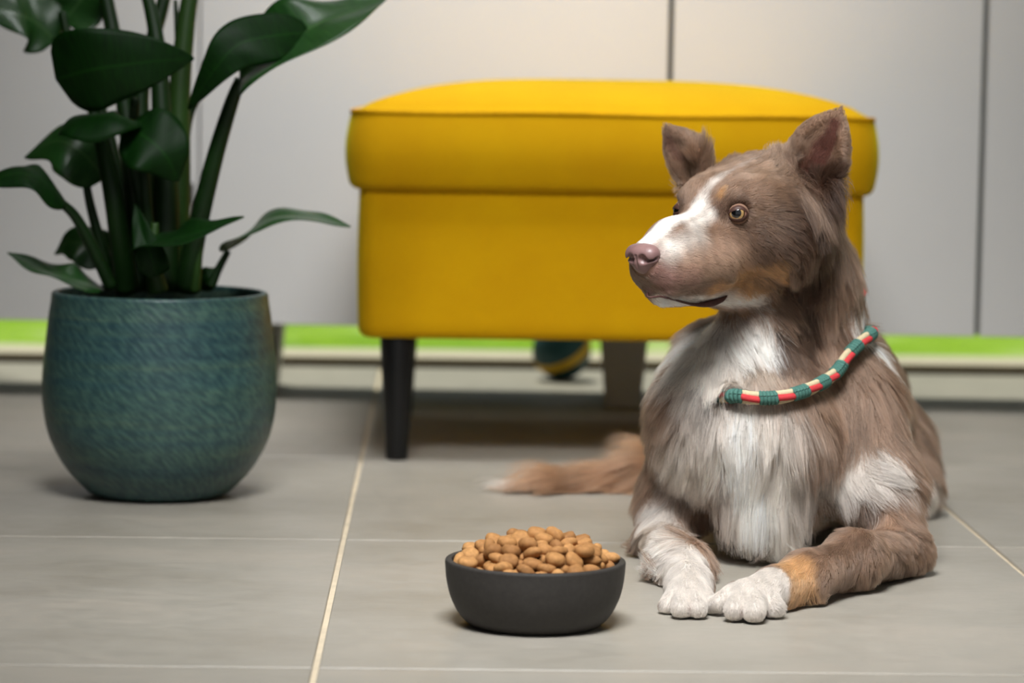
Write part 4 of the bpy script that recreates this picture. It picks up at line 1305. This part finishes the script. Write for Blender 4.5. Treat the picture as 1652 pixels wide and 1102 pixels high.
# ---- fur guides: place on the skin, direction (right, down, towards the viewer), length cm, lift, density
GD = [
    # head
    ((0.185, 2.4908, 0.3008), 1, -.5, 0, .35, .12, 5), ((0.2007, 2.4816, 0.2776), 1, .15, 0, .5, .15, 5), ((0.18, 2.486, 0.2663), 1, .6, 0, .35, .15, 5), ((0.2226, 2.6322, 0.2767), .8, .8, 0, .3, .2, 5),
    ((0.1978, 2.5036, 0.245), 1, .3, 0, .8, .2, 4), ((0.2553, 2.6484, 0.2181), .8, .5, 0, 1.4, .2, 3), ((0.2721, 2.5946, 0.224), .7, .7, 0, 2.2, .2, 2.5),
    ((0.212, 2.4933, 0.293), 1, -.1, 0, .45, .12, 5), ((0.2252, 2.5272, 0.3183), .8, -.7, 0, .4, .12, 5), ((0.2351, 2.5121, 0.2949), 1, .2, 0, .6, .12, 5), ((0.2584, 2.5298, 0.297), 1, .4, 0, .8, .12, 4.5),
    ((0.2238, 2.4991, 0.266), 1, .35, 0, .7, .15, 5), ((0.2352, 2.532, 0.2477), 1, .3, 0, .4, .12, 5), ((0.2546, 2.5378, 0.2584), .9, .5, 0, 1.0, .15, 4), ((0.2694, 2.5723, 0.2424), .8, .7, 0, 1.4, .2, 3.5),
    ((0.2876, 2.545, 0.2802), .8, .6, 0, 1.4, .15, 3.5), ((0.2988, 2.5891, 0.2498), .6, .9, 0, 2.2, .2, 3), ((0.3156, 2.5507, 0.2802), .3, 1, 0, 2.8, .2, 2.5), ((0.3085, 2.5427, 0.3079), .8, .6, 0, 1.8, .15, 3),
    ((0.2479, 2.5445, 0.345), .3, -1, 0, .6, .12, 4.5), ((0.2286, 2.5735, 0.3491), .1, -1, 0, .7, .15, 4.5), ((0.273, 2.5517, 0.3505), .7, -.7, 0, .9, .15, 4), ((0.2579, 2.5333, 0.3336), .8, -.5, 0, .45, .12, 5),
    ((0.2446, 2.5325, 0.321), .2, -.8, 0, .25, .1, 5), ((0.2748, 2.5368, 0.3239), 1, 0, 0, .6, .12, 5), ((0.2614, 2.5366, 0.3129), 1, .3, 0, .4, .1, 5), ((0.2119, 2.5665, 0.3327), -.2, -1, 0, .5, .15, 5),
    ((0.2703, 2.6082, 0.3663), .6, -.8, 0, 1.2, .2, 3.5), ((0.2447, 2.6555, 0.3602), .2, -1, 0, 1.6, .3, 3.5), ((0.2924, 2.5526, 0.3453), 1, -.35, 0, 1.2, .15, 3.5), ((0.2973, 2.5437, 0.324), 1, .1, 0, 1.4, .15, 3.5),
    ((0.2995, 2.5944, 0.3649), .1, -1, .3, 2.6, .5, 3), ((0.3118, 2.6065, 0.3714), .3, -1, .2, 2.2, .4, 3), ((0.2376, 2.6534, 0.3681), .15, -1, .2, 3.0, .55, 3), ((0.2428, 2.6557, 0.3627), .5, -.9, .1, 2.8, .5, 3),
    ((0.2252, 2.6649, 0.3517), .2, -1, 0, 1.2, .3, 3), ((0.2107, 2.6663, 0.3684), -.2, -1, 0, .5, .15, 4), ((0.2055, 2.6635, 0.3941), -.4, -.9, 0, .4, .1, 4), ((0.2255, 2.6639, 0.3394), -.6, .3, 0, 1.6, .4, 3),
    ((0.3496, 2.6011, 0.3943), .3, -1, 0, .25, .12, 4), ((0.3367, 2.6036, 0.3663), .3, -1, 0, .35, .15, 4), ((0.3496, 2.6109, 0.4036), .2, -1, 0, .25, .1, 4), ((0.3264, 2.6062, 0.3467), -.6, -.6, .4, 1.8, .4, 3),
    ((0.3179, 2.6085, 0.3631), -.3, -.8, .3, 1.4, .3, 3), ((0.3615, 2.5924, 0.3808), .4, .2, 0, .6, .2, 4), ((0.3431, 2.6429, 0.3427), .8, .4, 0, 2.8, .5, 3),
    ((0.3245, 2.5655, 0.3289), -.2, 1, .3, 4.0, .3, 2.5), ((0.347, 2.5902, 0.3282), .25, 1, .2, 4.5, .35, 2.5), ((0.3503, 2.647, 0.3209), .7, .8, 0, 3.0, .4, 2.5), ((0.3459, 2.6172, 0.2934), .05, 1, .2, 5.5, .25, 2),
    ((0.3683, 2.6515, 0.2835), .3, 1, 0, 4.0, .25, 2), ((0.3298, 2.6143, 0.2485), -.05, 1, 0, 4.0, .2, 1.7), ((0.37, 2.6407, 0.2471), .15, 1, 0, 4.0, .2, 1.7),
    ((0.3253, 2.6062, 0.3911), .6, -.8, 0, .3, .1, 4), ((0.3162, 2.6078, 0.3815), .4, -.9, 0, .5, .15, 4), ((0.3469, 2.6046, 0.408), .5, -.85, 0, .25, .1, 4), ((0.3361, 2.6051, 0.3968), .5, -.85, 0, .25, .1, 4),
    ((0.2099, 2.6621, 0.3923), -.5, -.8, 0, .25, .1, 4), ((0.2237, 2.6549, 0.383), -.4, -.9, 0, .5, .15, 4), ((0.2188, 2.6616, 0.3743), -.2, -1, 0, .4, .15, 4), ((0.2322, 2.6531, 0.3776), .2, -1, 0, 1.0, .25, 4),
    # neck, ruff
    ((0.2883, 2.5894, 0.2219), .4, 1, 0, 3.5, .2, 1.7), ((0.3113, 2.5908, 0.1997), -.1, 1, 0, 3.0, .15, 1.6), ((0.2613, 2.5945, 0.2099), .5, .9, 0, 4.0, .18, 1.6), ((0.2346, 2.6717, 0.2028), -.1, 1, 0, 3.8, .18, 1.6),
    ((0.2216, 2.6507, 0.1855), -.35, .95, 0, 3.6, .22, 1.5), ((0.2497, 2.5833, 0.1829), .25, 1, 0, 3.2, .2, 1.5), ((0.2814, 2.566, 0.1711), .1, 1, 0, 1.8, .12, 1.6), ((0.3479, 2.6115, 0.1814), .1, 1, 0, 2.0, .12, 1.6), ((0.37, 2.6327, 0.2023), .3, 1, 0, 2.0, .12, 1.6),
    ((0.3817, 2.6543, 0.2223), .55, .85, 0, 2.6, .15, 1.8), ((0.4032, 2.654, 0.1871), .6, .8, 0, 2.6, .2, 1.6), ((0.2133, 2.61, 0.1629), -.3, 1, 0, 3.8, .3, 1.4),
    # chest and shoulders
    ((0.2844, 2.5564, 0.1141), .02, 1, 0, 6.0, .2, 1.3), ((0.2489, 2.5635, 0.1294), .08, 1, 0, 5.0, .2, 1.3), ((0.2845, 2.5714, 0.0619), .05, 1, .1, 6.0, .28, 1.3), ((0.2341, 2.5786, 0.1107), -.35, .9, 0, 4.5, .25, 1.3), ((0.2088, 2.6099, 0.1064), -.75, .7, 0, 3.6, .35, 1.3),
    ((0.2102, 2.5982, 0.1304), -.5, .9, 0, 3.8, .3, 1.3), ((0.32, 2.5573, 0.1311), -.02, 1, 0, 5.0, .2, 1.3), ((0.3353, 2.5814, 0.0835), -.15, 1, .1, 5.5, .25, 1.3), ((0.2896, 2.5885, 0.0398), .02, 1, .15, 7.5, .3, 1.6), ((0.2582, 2.6424, 0.0455), .25, 1, 0, 2.6, .2, 1.2),
    ((0.3822, 2.6091, 0.1483), .02, 1, 0, 5.0, .2, 1.3), ((0.4158, 2.6474, 0.1673), .25, 1, 0, 4.0, .2, 1.3), ((0.3544, 2.587, 0.1279), -.08, 1, 0, 5.0, .2, 1.3), ((0.3847, 2.5764, 0.0876), .85, .5, 0, 2.6, .15, 1.6), ((0.3589, 2.5909, 0.0825), .6, .7, 0, 3.0, .18, 1.5),
    ((0.406, 2.568, 0.0751), .75, .7, 0, 2.4, .2, 1.5), ((0.4185, 2.6004, 0.1102), .3, 1, 0, 3.5, .2, 1.3),
    # legs
    ((0.4214, 2.5556, 0.0492), .4, .9, 0, 2.0, .2, 1.7), ((0.4269, 2.5338, 0.0249), .3, .95, 0, 1.4, .2, 2), ((0.3933, 2.5514, 0.0439), .1, 1, 0, 1.8, .15, 1.8), ((0.3871, 2.4723, 0.029), -.25, 1, 0, 1.1, .15, 2.4), ((0.3554, 2.4394, 0.0394), -.5, .85, 0, .9, .12, 2.8),
    ((0.3234, 2.3967, 0.0382), -.6, .8, 0, .7, .12, 3.2), ((0.3035, 2.3768, 0.0282), -.5, .8, 0, .5, .12, 3.5), ((0.3685, 2.4522, 0.0134), .2, .6, .2, 1.8, .3, 1.6), ((0.3432, 2.6717, 0.0356), .7, .5, .2, 2.6, .35, 1.8), ((0.3126, 2.3874, 0.0082), .5, .6, .2, 1.8, .3, 2),
    ((0.2721, 2.3542, 0.0292), -.6, .8, 0, .4, .12, 4), ((0.2435, 2.3211, 0.0194), -.3, 1, .2, .35, .12, 5), ((0.257, 2.3045, 0.0124), 0, 1, .2, .3, .12, 5), ((0.2377, 2.311, 0.011), 0, 1, .2, .3, .12, 5), ((0.2773, 2.328, 0.0083), .3, 1, .1, .7, .2, 4),
    ((0.2144, 2.4564, 0.0297), .15, 1, 0, .5, .12, 3.5), ((0.2047, 2.3372, 0.016), 0, 1, .2, .35, .12, 5), ((0.1961, 2.3232, 0.0083), -.1, 1, .2, .3, .12, 5), ((0.2137, 2.3231, 0.0085), .1, 1, .2, .3, .12, 5), ((0.1981, 2.5955, 0.0292), -.1, 1, 0, 1.3, .2, 2.2), ((0.191, 2.6099, 0.0098), -.1, 1, 0, 1.3, .25, 2), ((0.2149, 2.6369, 0.0516), -.25, 1, 0, 2.4, .25, 1.6),
    ((0.2475, 2.6525, 0.03), .2, 1, 0, 2.2, .2, 1.6), ((0.2013, 2.653, 0.0779), -.6, .8, 0, 3.0, .3, 1.4), ((0.2001, 2.65, 0.0005), -1, .15, 0, 3.6, .3, 2.2), ((0.1951, 2.5031, 0.0026), -1, .1, .2, 3.0, .25, 2.2),
    # flank, thigh
    ((0.4921, 2.9623, 0.0912), .25, 1, 0, 3.6, .25, 1.2), ((0.4933, 2.886, 0.0501), .2, 1, 0, 3.0, .25, 1.2), ((0.4273, 2.5777, 0.0683), .3, .9, 0, 2.4, .25, 1.2), ((0.4214, 2.6524, 0.1588), .4, .95, 0, 3.6, .25, 1.2),
    ((0.291, 2.647, 0.0366), 0, 1, 0, 2.5, .2, .8),
]


def build_guides():
    G = []
    for (p, dx, dy, dz, ln, lift, den) in GD:
        G.append((np.array(p), np.array((dx, -dz, -dy), float), ln / 100, lift, den))
    # tail and the far side
    for c in ((0.3184, 3.13, 0.0185), (0.2277, 3.09, 0.0227), (0.167, 3.07, 0.0094), (0.1137, 3.055, 0.005), (0.0675, 3.045, 0.0008)):
        c = np.array(c)
        ln = .070 if c[0] > 0.0906 else .058
        G.append((c + np.array((0, -.01, .012)), np.array((-1, -.25, .12)), ln, .38, 1.6))
        G.append((c + np.array((0, -.01, -.012)), np.array((-1, -.5, -.3)), ln, .30, 1.6))
        G.append((c + np.array((0, .012, 0)), np.array((-1, .4, 0)), ln, .35, .8))
    G.append((np.array((0.4053, 2.95, 0.1681)), np.array((.1, 1, -.3)), .04, .2, .8))
    G.append((np.array((0.4477, 3.15, 0.0959)), np.array((.1, .8, -.8)), .04, .2, .6))
    G.append((np.array((0.312, 2.95, 0.0776)), np.array((-.3, .6, -.8)), .04, .2, .6))
    G.append((np.array((0.3627, 2.74, 0.2634)), np.array((0, .3, -1)), .045, .25, 1.0))
    G.append((H(-11, 0, 3), np.array((.2, .8, -.6)), .02, .2, 2.0))
    G.append((H(-8, -5, -3), np.array((-.3, .4, -1)), .03, .3, 1.5))
    return G


GU = build_guides()
gP = np.array([g[0] for g in GU]); gD = np.array([g[1] / np.linalg.norm(g[1]) for g in GU])
gL = np.array([g[2] for g in GU]); gT = np.array([g[3] for g in GU]); gN = np.array([g[4] for g in GU])


def interp(P):
    D = np.zeros((len(P), 3)); Ln = np.zeros(len(P)); T = np.zeros(len(P)); N = np.zeros(len(P))
    for s in range(0, len(P), 40000):
        q = P[s:s + 40000]
        d2 = ((q[:, None, :] - gP[None]) ** 2).sum(2)
        w = 1 / (d2 + 0.006 ** 2) ** 2
        w /= w.sum(1, keepdims=True)
        D[s:s + 40000] = w @ gD; Ln[s:s + 40000] = w @ gL; T[s:s + 40000] = w @ gT; N[s:s + 40000] = w @ gN
    return D, Ln, T, N

COVER_X = np.array((0.2776, 2.6, 0.1535))[0]


def build_fur(n_target):
    rs = np.random.RandomState(11)
    tri = np.concatenate([BF[:, [0, 1, 2]], BF[:, [0, 2, 3]]])
    A, B, C = BV[tri[:, 0]], BV[tri[:, 1]], BV[tri[:, 2]]
    cr = np.cross(B - A, C - A)
    ar = np.linalg.norm(cr, axis=1) * .5
    fn = cr / (np.linalg.norm(cr, axis=1, keepdims=True) + 1e-12)
    cen = (A + B + C) / 3
    _, _, _, den = interp(cen)
    view = np.array((0, 0, CAM_H)) - cen
    view /= np.linalg.norm(view, axis=1, keepdims=True)
    fac = (fn * view).sum(1)
    w = ar * den * np.where(fac < -0.25, 0.3, 1.0)
    w[cen[:, 2] < 0.003] = 0
    dc = ((cen[:, None, :] - CPATH[None, ::3]) ** 2).sum(2).min(1) if len(cen) < 60000 else np.concatenate([((cen[q:q + 30000][:, None, :] - CPATH[None, ::3]) ** 2).sum(2).min(1) for q in range(0, len(cen), 30000)])
    w[(dc < 0.0125 ** 2) & (cen[:, 0] > np.array((0.272, 2.6, 0.1535))[0])] *= 0.25
    # keep the eyes, the nose leather clear
    for s in (1, -1):
        d = np.linalg.norm(cen - H(0.55, s * 3.15, -0.02), axis=1)
        w[d < 0.0088] = 0
    d = np.linalg.norm(cen - H(10.4, 0, -2.9), axis=1)
    w[d < 0.0150] = 0
    cdf = np.cumsum(w)
    cdf /= cdf[-1]
    f = np.searchsorted(cdf, rs.uniform(size=n_target))
    u, v = rs.uniform(size=(2, n_target))
    m = u + v > 1
    u[m], v[m] = 1 - u[m], 1 - v[m]
    P = A[f] + u[:, None] * (B - A)[f] + v[:, None] * (C - A)[f]
    _, Nn = FD.sample(P)
    D, Ln, T, den = interp(P)
    D = D / (np.linalg.norm(D, axis=1, keepdims=True) + 1e-9)
    D = D + wob(P, 45) * 0.22 + wob(P, 160) * 0.12 + rs.normal(size=P.shape) * 0.10
    tg = D - Nn * (D * Nn).sum(1, keepdims=True)
    tg /= np.linalg.norm(tg, axis=1, keepdims=True) + 1e-9
    Ln = Ln * np.where(Ln > .02, rs.uniform(0.4, 1.25, n_target), rs.uniform(0.7, 1.1, n_target))
    T = T * rs.uniform(0.6, 1.4, n_target)
    K = 8
    g = tg * (1 - T)[:, None] + Nn * T[:, None]
    g /= np.linalg.norm(g, axis=1, keepdims=True)
    pts = np.zeros((n_target, K, 3))
    pts[:, 0] = P - Nn * 0.0008
    pos = P.copy()
    dirn = g
    st = Ln / (K - 1)
    grav = np.clip(Ln / 0.05, 0, 1)[:, None] * np.array((0, 0, -0.10))
    nearc = np.linalg.norm(P - CPATH.mean(0), axis=1) < 0.16
    _x0, _x1 = np.array((0.2631, 2.6, 0.1534))[0], np.array((0.3034, 2.6, 0.1539))[0]
    free = rs.uniform(size=n_target) < 0.04 + 0.9 * np.clip((_x1 - P[:, 0]) / (_x1 - _x0), 0, 1) ** 1.5
    for k in range(1, K):
        pos = pos + dirn * st[:, None]
        idx = np.where(nearc & ~free)[0]
        for q in range(0, len(idx), 20000):
            ii = idx[q:q + 20000]
            dc = ((pos[ii][:, None, :] - CPATH[None]) ** 2).sum(2).min(1)
            st[ii[dc < 0.0088 ** 2]] = 0
        val, gr = FD.sample(pos)
        mn = 0.0006 + 0.25 * T * Ln * (k / K)
        push = np.clip(mn - val, 0, 0.009)
        pos = pos + gr * push[:, None]
        pos[:, 2] = np.maximum(pos[:, 2], 0.0012 + 0.002 * rs.uniform(size=n_target))
        pts[:, k] = pos
        dirn = dirn + tg * 0.12 + grav + wob(pos, 120) * 0.06 * np.clip(Ln / 0.02, .3, 1)[:, None]
        nd = (dirn * gr).sum(1, keepdims=True)
        near = val[:, None] < 0.004
        dirn = np.where(near & (nd < 0), dirn - gr * nd, dirn)
        dirn /= np.linalg.norm(dirn, axis=1, keepdims=True)
    # clumps: strands gather towards a leader's tip
    tone = np.ones(n_target)
    for ratio, amt in ((30, 0.62), (170, 0.45)):
        lead = rs.choice(n_target, n_target // ratio, replace=False)
        kd = KDTree(len(lead))
        for i, j in enumerate(lead):
            kd.insert(P[j], i)
        kd.balance()
        own = np.array([lead[kd.find(p)[1]] for p in P])
        dist = np.linalg.norm(P - P[own], axis=1)
        tone *= 1 + (rs.normal(0, .11, n_target)[own]) * np.clip(Ln / .02, .3, 1)
        ok = np.clip(1.5 - dist / (0.012 if ratio < 100 else 0.025), 0, 1) * np.clip(Ln / 0.02, 0.08, 1)
        prof = (np.linspace(0, 1, K) ** 1.4)[None, :, None]
        pts = pts + (pts[own] - pts) * prof * (amt * ok * rs.uniform(.5, 1.2, n_target))[:, None, None]
    pts[:, :, 2] = np.maximum(pts[:, :, 2], 0.001)
    colr = paint(P + rs.normal(size=P.shape) * (0.0022 * np.clip(Ln / .015, .3, 1.5))[:, None])
    val = rs.normal(1.0, 0.13, n_target)[:, None]
    cl = 1 + 0.16 * np.sin((P @ WK[0][0].T) * 260).mean(1, keepdims=True)
    lum = colr.mean(1, keepdims=True)
    val = 1 + (val * tone[:, None] - 1) * np.clip(1.5 - 1.3 * lum, .25, 1.3)
    colr = np.clip(colr * val * cl, 0.008, 0.95)
    cv = bpy.data.hair_curves.new('dog_fur')
    cv.add_curves([K] * n_target)
    cv.position_data.foreach_set('vector', pts.astype(np.float32).ravel())
    rad0 = np.where(Ln < 0.012, 0.00011, 0.00016)
    tp = np.array([1.0, 1.0, .95, .88, .78, .62, .42, .12])
    ra = (rad0[:, None] * tp[None]).astype(np.float32)
    at_r = cv.attributes.get('radius') or cv.attributes.new('radius', 'FLOAT', 'POINT')
    at_r.data.foreach_set('value', ra.ravel())
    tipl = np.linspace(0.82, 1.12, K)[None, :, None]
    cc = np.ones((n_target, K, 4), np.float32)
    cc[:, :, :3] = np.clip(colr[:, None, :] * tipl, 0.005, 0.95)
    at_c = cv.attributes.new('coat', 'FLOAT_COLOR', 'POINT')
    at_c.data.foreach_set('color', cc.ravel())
    m = bpy.data.materials.new('dog_hair')
    m.use_nodes = True
    t = m.node_tree
    t.nodes.remove(t.nodes['Principled BSDF'])
    hb = t.nodes.new('ShaderNodeBsdfHairPrincipled')
    hb.parametrization = 'COLOR'
    hb.inputs['Roughness'].default_value = 0.42
    hb.inputs['Radial Roughness'].default_value = 0.55
    hb.inputs['Random Roughness'].default_value = 0.2
    an = t.nodes.new('ShaderNodeAttribute')
    an.attribute_name = 'coat'
    t.links.new(an.outputs['Color'], hb.inputs['Color'])
    df = t.nodes.new('ShaderNodeBsdfDiffuse')
    t.links.new(an.outputs['Color'], df.inputs['Color'])
    mx = t.nodes.new('ShaderNodeMixShader')
    mx.inputs[0].default_value = 0.4
    t.links.new(hb.outputs[0], mx.inputs[1])
    t.links.new(df.outputs[0], mx.inputs[2])
    t.links.new(mx.outputs[0], t.nodes['Material Output'].inputs['Surface'])
    cv.materials.append(m)
    o = bpy.data.objects.new('fur', cv)
    COL.objects.link(o)
    o.parent = DOG
    o.matrix_parent_inverse = Matrix.Translation(-DOG.matrix_basis.translation)
    tag(o, kind='stuff')
    return o


# ---- collar
def build_collar():
    root = empty('collar', tuple(CPATH.mean(0)), 'cord collar of teal coils and red and cream braids round the dog neck', 'collar')
    TEALC = mat_simple('teal_cord', srgb(72, 112, 102), 0.75, 0.2, 900, 0.2, 0.4, 0.0004)
    REDC = mat_simple('red_cord', srgb(190, 58, 62), 0.75, 0.2, 900, 0.15, 0.4, 0.0004)
    CREAMC = mat_simple('cream_cord', srgb(196, 180, 146), 0.75, 0.2, 900, 0.15, 0.4, 0.0004)
    cum = np.concatenate([[0], np.cumsum(np.linalg.norm(np.diff(np.vstack([CPATH, CPATH[:1]]), axis=0), axis=1))])
    tot = cum[-1]
    cl = np.vstack([CPATH, CPATH[:1]])

    def pos(s):
        s = s % tot
        return np.array([np.interp(s, cum, cl[:, i]) for i in range(3)])

    def frame(s):
        t = pos(s + .002) - pos(s - .002)
        t /= np.linalg.norm(t)
        _, g = FD.sample(pos(s)[None])
        n = g[0] - t * (g[0] @ t)
        n /= np.linalg.norm(n)
        return pos(s), t, n, np.cross(t, n)
    n = max(2, round(tot / 0.0305))
    step = tot / n
    v, f = tube([pos(s) for s in np.linspace(0, tot, 120)], 0.0030, 8, False)
    link('cord', mesh_np(v, f), REDC, root, True)
    for i in range(n):
        s0 = i * step
        V, F = [], []
        for r in range(5):
            c, t, nn, bb = frame(s0 + (r + .5) * step * .52 / 5)
            tl = 0.25
            pts = [c + 0.0046 * (math.cos(a) * nn + math.sin(a) * bb) + t * math.sin(a) * tl * 0.003 for a in np.linspace(0, 2 * math.pi, 19)]
            tv, tf = tube(pts, 0.00205, 8, False)
            F += [tuple(x + len(V) for x in q) for q in tf]
            V += list(tv)
        link('coil', mesh_np(V, F), TEALC, root, True)
        for nm, m, ph in (('red_braid', REDC, 0.3), ('cream_braid', CREAMC, 0.3 + math.pi / 2)):
            V, F = [], []
            for h in (0, math.pi):
                pts = []
                for q in np.linspace(0.50, 1.02, 9):
                    c, t, nn, bb = frame(s0 + q * step)
                    a = ph + h + (q - .5) * 0.9
                    pts.append(c + 0.0031 * (math.cos(a) * nn + math.sin(a) * bb))
                tv, tf = tube(pts, 0.0030, 9, True)
                F += [tuple(x + len(V) for x in q) for q in tf]
                V += list(tv)
            link(nm, mesh_np(V, F), m, root, True)


build_collar()

SC.cycles_curves.shape = 'RIBBONS'
SC.cycles_curves.subdivisions = 2
_n = int((COVER_X - FD.lo[0]) / FD.res)
FD.D[:_n] = np.minimum(FD.D[:_n], D_WHOLE[:_n])
for _i in range(0, 200, 2):                     # hairs lie over the part of the collar that the ruff hides
    if CPATH[_i][0] < COVER_X:
        FD.cone(CPATH[_i], 0.0074, CPATH[(_i + 2) % 200], 0.0074, 0.006)
build_fur(360000)


# ---- nose leather, eyes, eyelids
def build_nose():
    c = H(10.1, 0, -2.8)
    f = Field(c - 0.03, c + 0.03, 0.0008, 0.02)
    f.ell(H(10.05, 0, -2.65), (HF, HL, HU), (0.0120, 0.0150, 0.0102), 0.004)
    f.ell(H(9.9, 0, -3.4), (HF, HL, HU), (0.0100, 0.0095, 0.0095), 0.006)
    for s in (1, -1):
        f.ball(H(10.2, s * 0.85, -2.6), 0.0080, 0.004)
        f.ball(H(11.05, s * 0.60, -2.85), 0.0034, 0.003, 'sub')
        f.cone(H(10.95, s * 0.75, -3.0), 0.0022, H(10.2, s * 1.65, -2.85), 0.0011, 0.002, 'sub')
    f.cone(H(11.2, 0, -2.6), 0.0007, H(10.8, 0, -4.4), 0.0008, 0.002, 'sub')
    V, F = f.mesh()
    me = mesh_big(V, F, 'nose')
    M = Mat('nose_leather', srgb(150, 112, 106), 0.42, 0.5)
    v = M.coords((1, 1, 1), 'Object')
    a = M.noise(v, 260, 3, 0.5)
    M.base(M.ramp(M.noise(v, 60, 3), [(0.3, srgb(112, 84, 82)), (0.7, srgb(138, 106, 103))]))
    M.bump(a, 0.35, 0.0006)
    o = link('nose', me, M.m, DOG, True)
    o['label'] = 'pinkish brown nose'


def build_eye(s):
    c = H(0.30, s * 2.95, -0.05)
    g = np.array((-math.sin(rad(15)), -math.cos(rad(15)), 0.10)) if s > 0 else np.array((-math.sin(rad(60)), -math.cos(rad(60)), 0.10))
    g /= np.linalg.norm(g)
    r = 0.0098
    side = np.cross((0, 0, 1.0), g); side /= np.linalg.norm(side)   # to the viewer's right when looking along -g
    up = np.cross(g, side)
    V, F, MI = [], [], []
    nr, nc = 40, 48
    for i in range(nr + 1):
        th = math.pi * i / nr * 0.98
        rr = r * (1 + 0.025 * max(0.0, 1 - (th / 0.72) ** 2))
        for j in range(nc):
            a = 2 * math.pi * j / nc
            V.append(c + rr * (math.cos(th) * g + math.sin(th) * (math.cos(a) * side + math.sin(a) * up)))
    for i in range(nr):
        th = math.pi * (i + .5) / nr * 0.98
        for j in range(nc):
            F.append((i * nc + j, (i + 1) * nc + j, (i + 1) * nc + (j + 1) % nc, i * nc + (j + 1) % nc))
            MI.append(0 if th < 0.43 else 1 if th < 0.70 else 2 if th < 0.84 else 3)
    me = mesh_np(V, F)
    for m in (EYE_PUPIL, EYE_IRIS, EYE_RING, EYE_WHITE):
        me.materials.append(m)
    me.polygons.foreach_set('material_index', MI)
    eye = link('eye', me, None, DOG, True)
    eye['label'] = 'amber eye with a dark pupil'
    # lids: shell with an almond opening
    e = H(1.2, s * 4.4, 0.0) - c if s > 0 else H(1.2, s * 4.4, 0.0) - c
    e = e / np.linalg.norm(e) * 0.35 + g * 0.65
    e /= np.linalg.norm(e)
    sd = np.cross((0, 0, 1.0), e); sd /= np.linalg.norm(sd)
    u2 = np.cross(e, sd)
    V, F = [], []
    n, m = 56, 9
    for j in range(n):
        a = 2 * math.pi * j / n
        ca, sa = math.cos(a), math.sin(a)
        # medial corner reaches out and down towards the nose
        wx = 0.80 if ca > 0 else 0.95
        op = 1.0 if s > 0 else 0.42
        ox = wx * ca
        oy = op * (0.33 if sa > 0 else 0.50) * sa * (1 - 0.25 * abs(ca) ** 3) - (0.16 * ca * -1 if ca < 0 else -0.02) * 1.0
        th0 = math.hypot(ox, oy)
        dr = math.atan2(oy, ox)
        for k in range(m):
            q = k / (m - 1)
            th = th0 + q * (1.62 - th0) if th0 < 1.6 else th0
            rr = r * (1.045 + 0.045 * math.exp(-((q - 0.10) / 0.12) ** 2) - 0.06 * q)
            if k == 0:
                rr = r * 1.02
            V.append(c + rr * (math.cos(th) * e + math.sin(th) * (math.cos(dr) * sd + math.sin(dr) * u2)))
    for j in range(n):
        for k in range(m - 1):
            a, b = j * m + k, ((j + 1) % n) * m + k
            F.append((a, a + 1, b + 1, b))
    me = mesh_np(V, F)
    me.materials.append(LID)
    me.materials.append(LIDRIM)
    MI = []
    for j in range(n):
        for k in range(m - 1):
            MI.append(1 if k < 3 else 0)
    me.polygons.foreach_set('material_index', MI)
    link('eyelid', me, None, DOG, True)


EYE_PUPIL = mat_simple('pupil_black', srgb(8, 8, 9), 0.03, 0.6)
EYE_IRIS = mat_simple('amber_iris', srgb(158, 126, 80), 0.04, 0.6, 500, 0.3)
EYE_RING = mat_simple('iris_ring', srgb(70, 46, 26), 0.05, 0.6)
EYE_WHITE = mat_simple('eye_corner', srgb(150, 110, 96), 0.08, 0.5)
for _m in (EYE_PUPIL, EYE_IRIS, EYE_RING, EYE_WHITE):
    _p = _m.node_tree.nodes['Principled BSDF']
    _p.inputs['Coat Weight'].default_value = 1.0
    _p.inputs['Coat Roughness'].default_value = 0.02
LID = mat_simple('eyelid_skin', srgb(134, 104, 86), 0.6, 0.3, 200, 0.1)
LIDRIM = mat_simple('eyelid_rim', srgb(70, 46, 38), 0.5, 0.3)


def build_lip():
    """Bare dark lip edge from under the nose to the corner of the mouth."""
    pts = [np.array((0.2193, 2.6319, 0.2786)), np.array((0.1783, 2.4986, 0.253)), np.array((0.1903, 2.4927, 0.2507)), np.array((0.2029, 2.4991, 0.2473)), np.array((0.2172, 2.5189, 0.2428)), np.array((0.2282, 2.5313, 0.2412)), np.array((0.2376, 2.5362, 0.2422)), np.array((0.2469, 2.5408, 0.2454)), np.array((0.2518, 2.5458, 0.2484))]
    path = smooth_path(pts, 40)
    rr = np.interp(np.linspace(0, 8, 40), np.arange(9), [.0008, .0010, .0009, .0009, .0012, .0022, .0031, .0023, .0006])
    V, F = tube(path, rr, 10)
    V = np.array(V)
    c = np.repeat(path, 10, 0)
    n = np.array((-0.2, -0.98, 0.0))
    V = V - ((V - c) @ n)[:, None] * n * 0.45          # flattened against the muzzle
    o = link('lip', mesh_np(V, F), LIPM, DOG, True)
    o['label'] = 'dark bare lip edge'


LIPM = mat_simple('lip_skin', srgb(78, 50, 45), 0.6, 0.3, 300, 0.25, 0.4, 0.0006)
build_lip()
build_nose()
build_eye(1)
build_eye(-1)
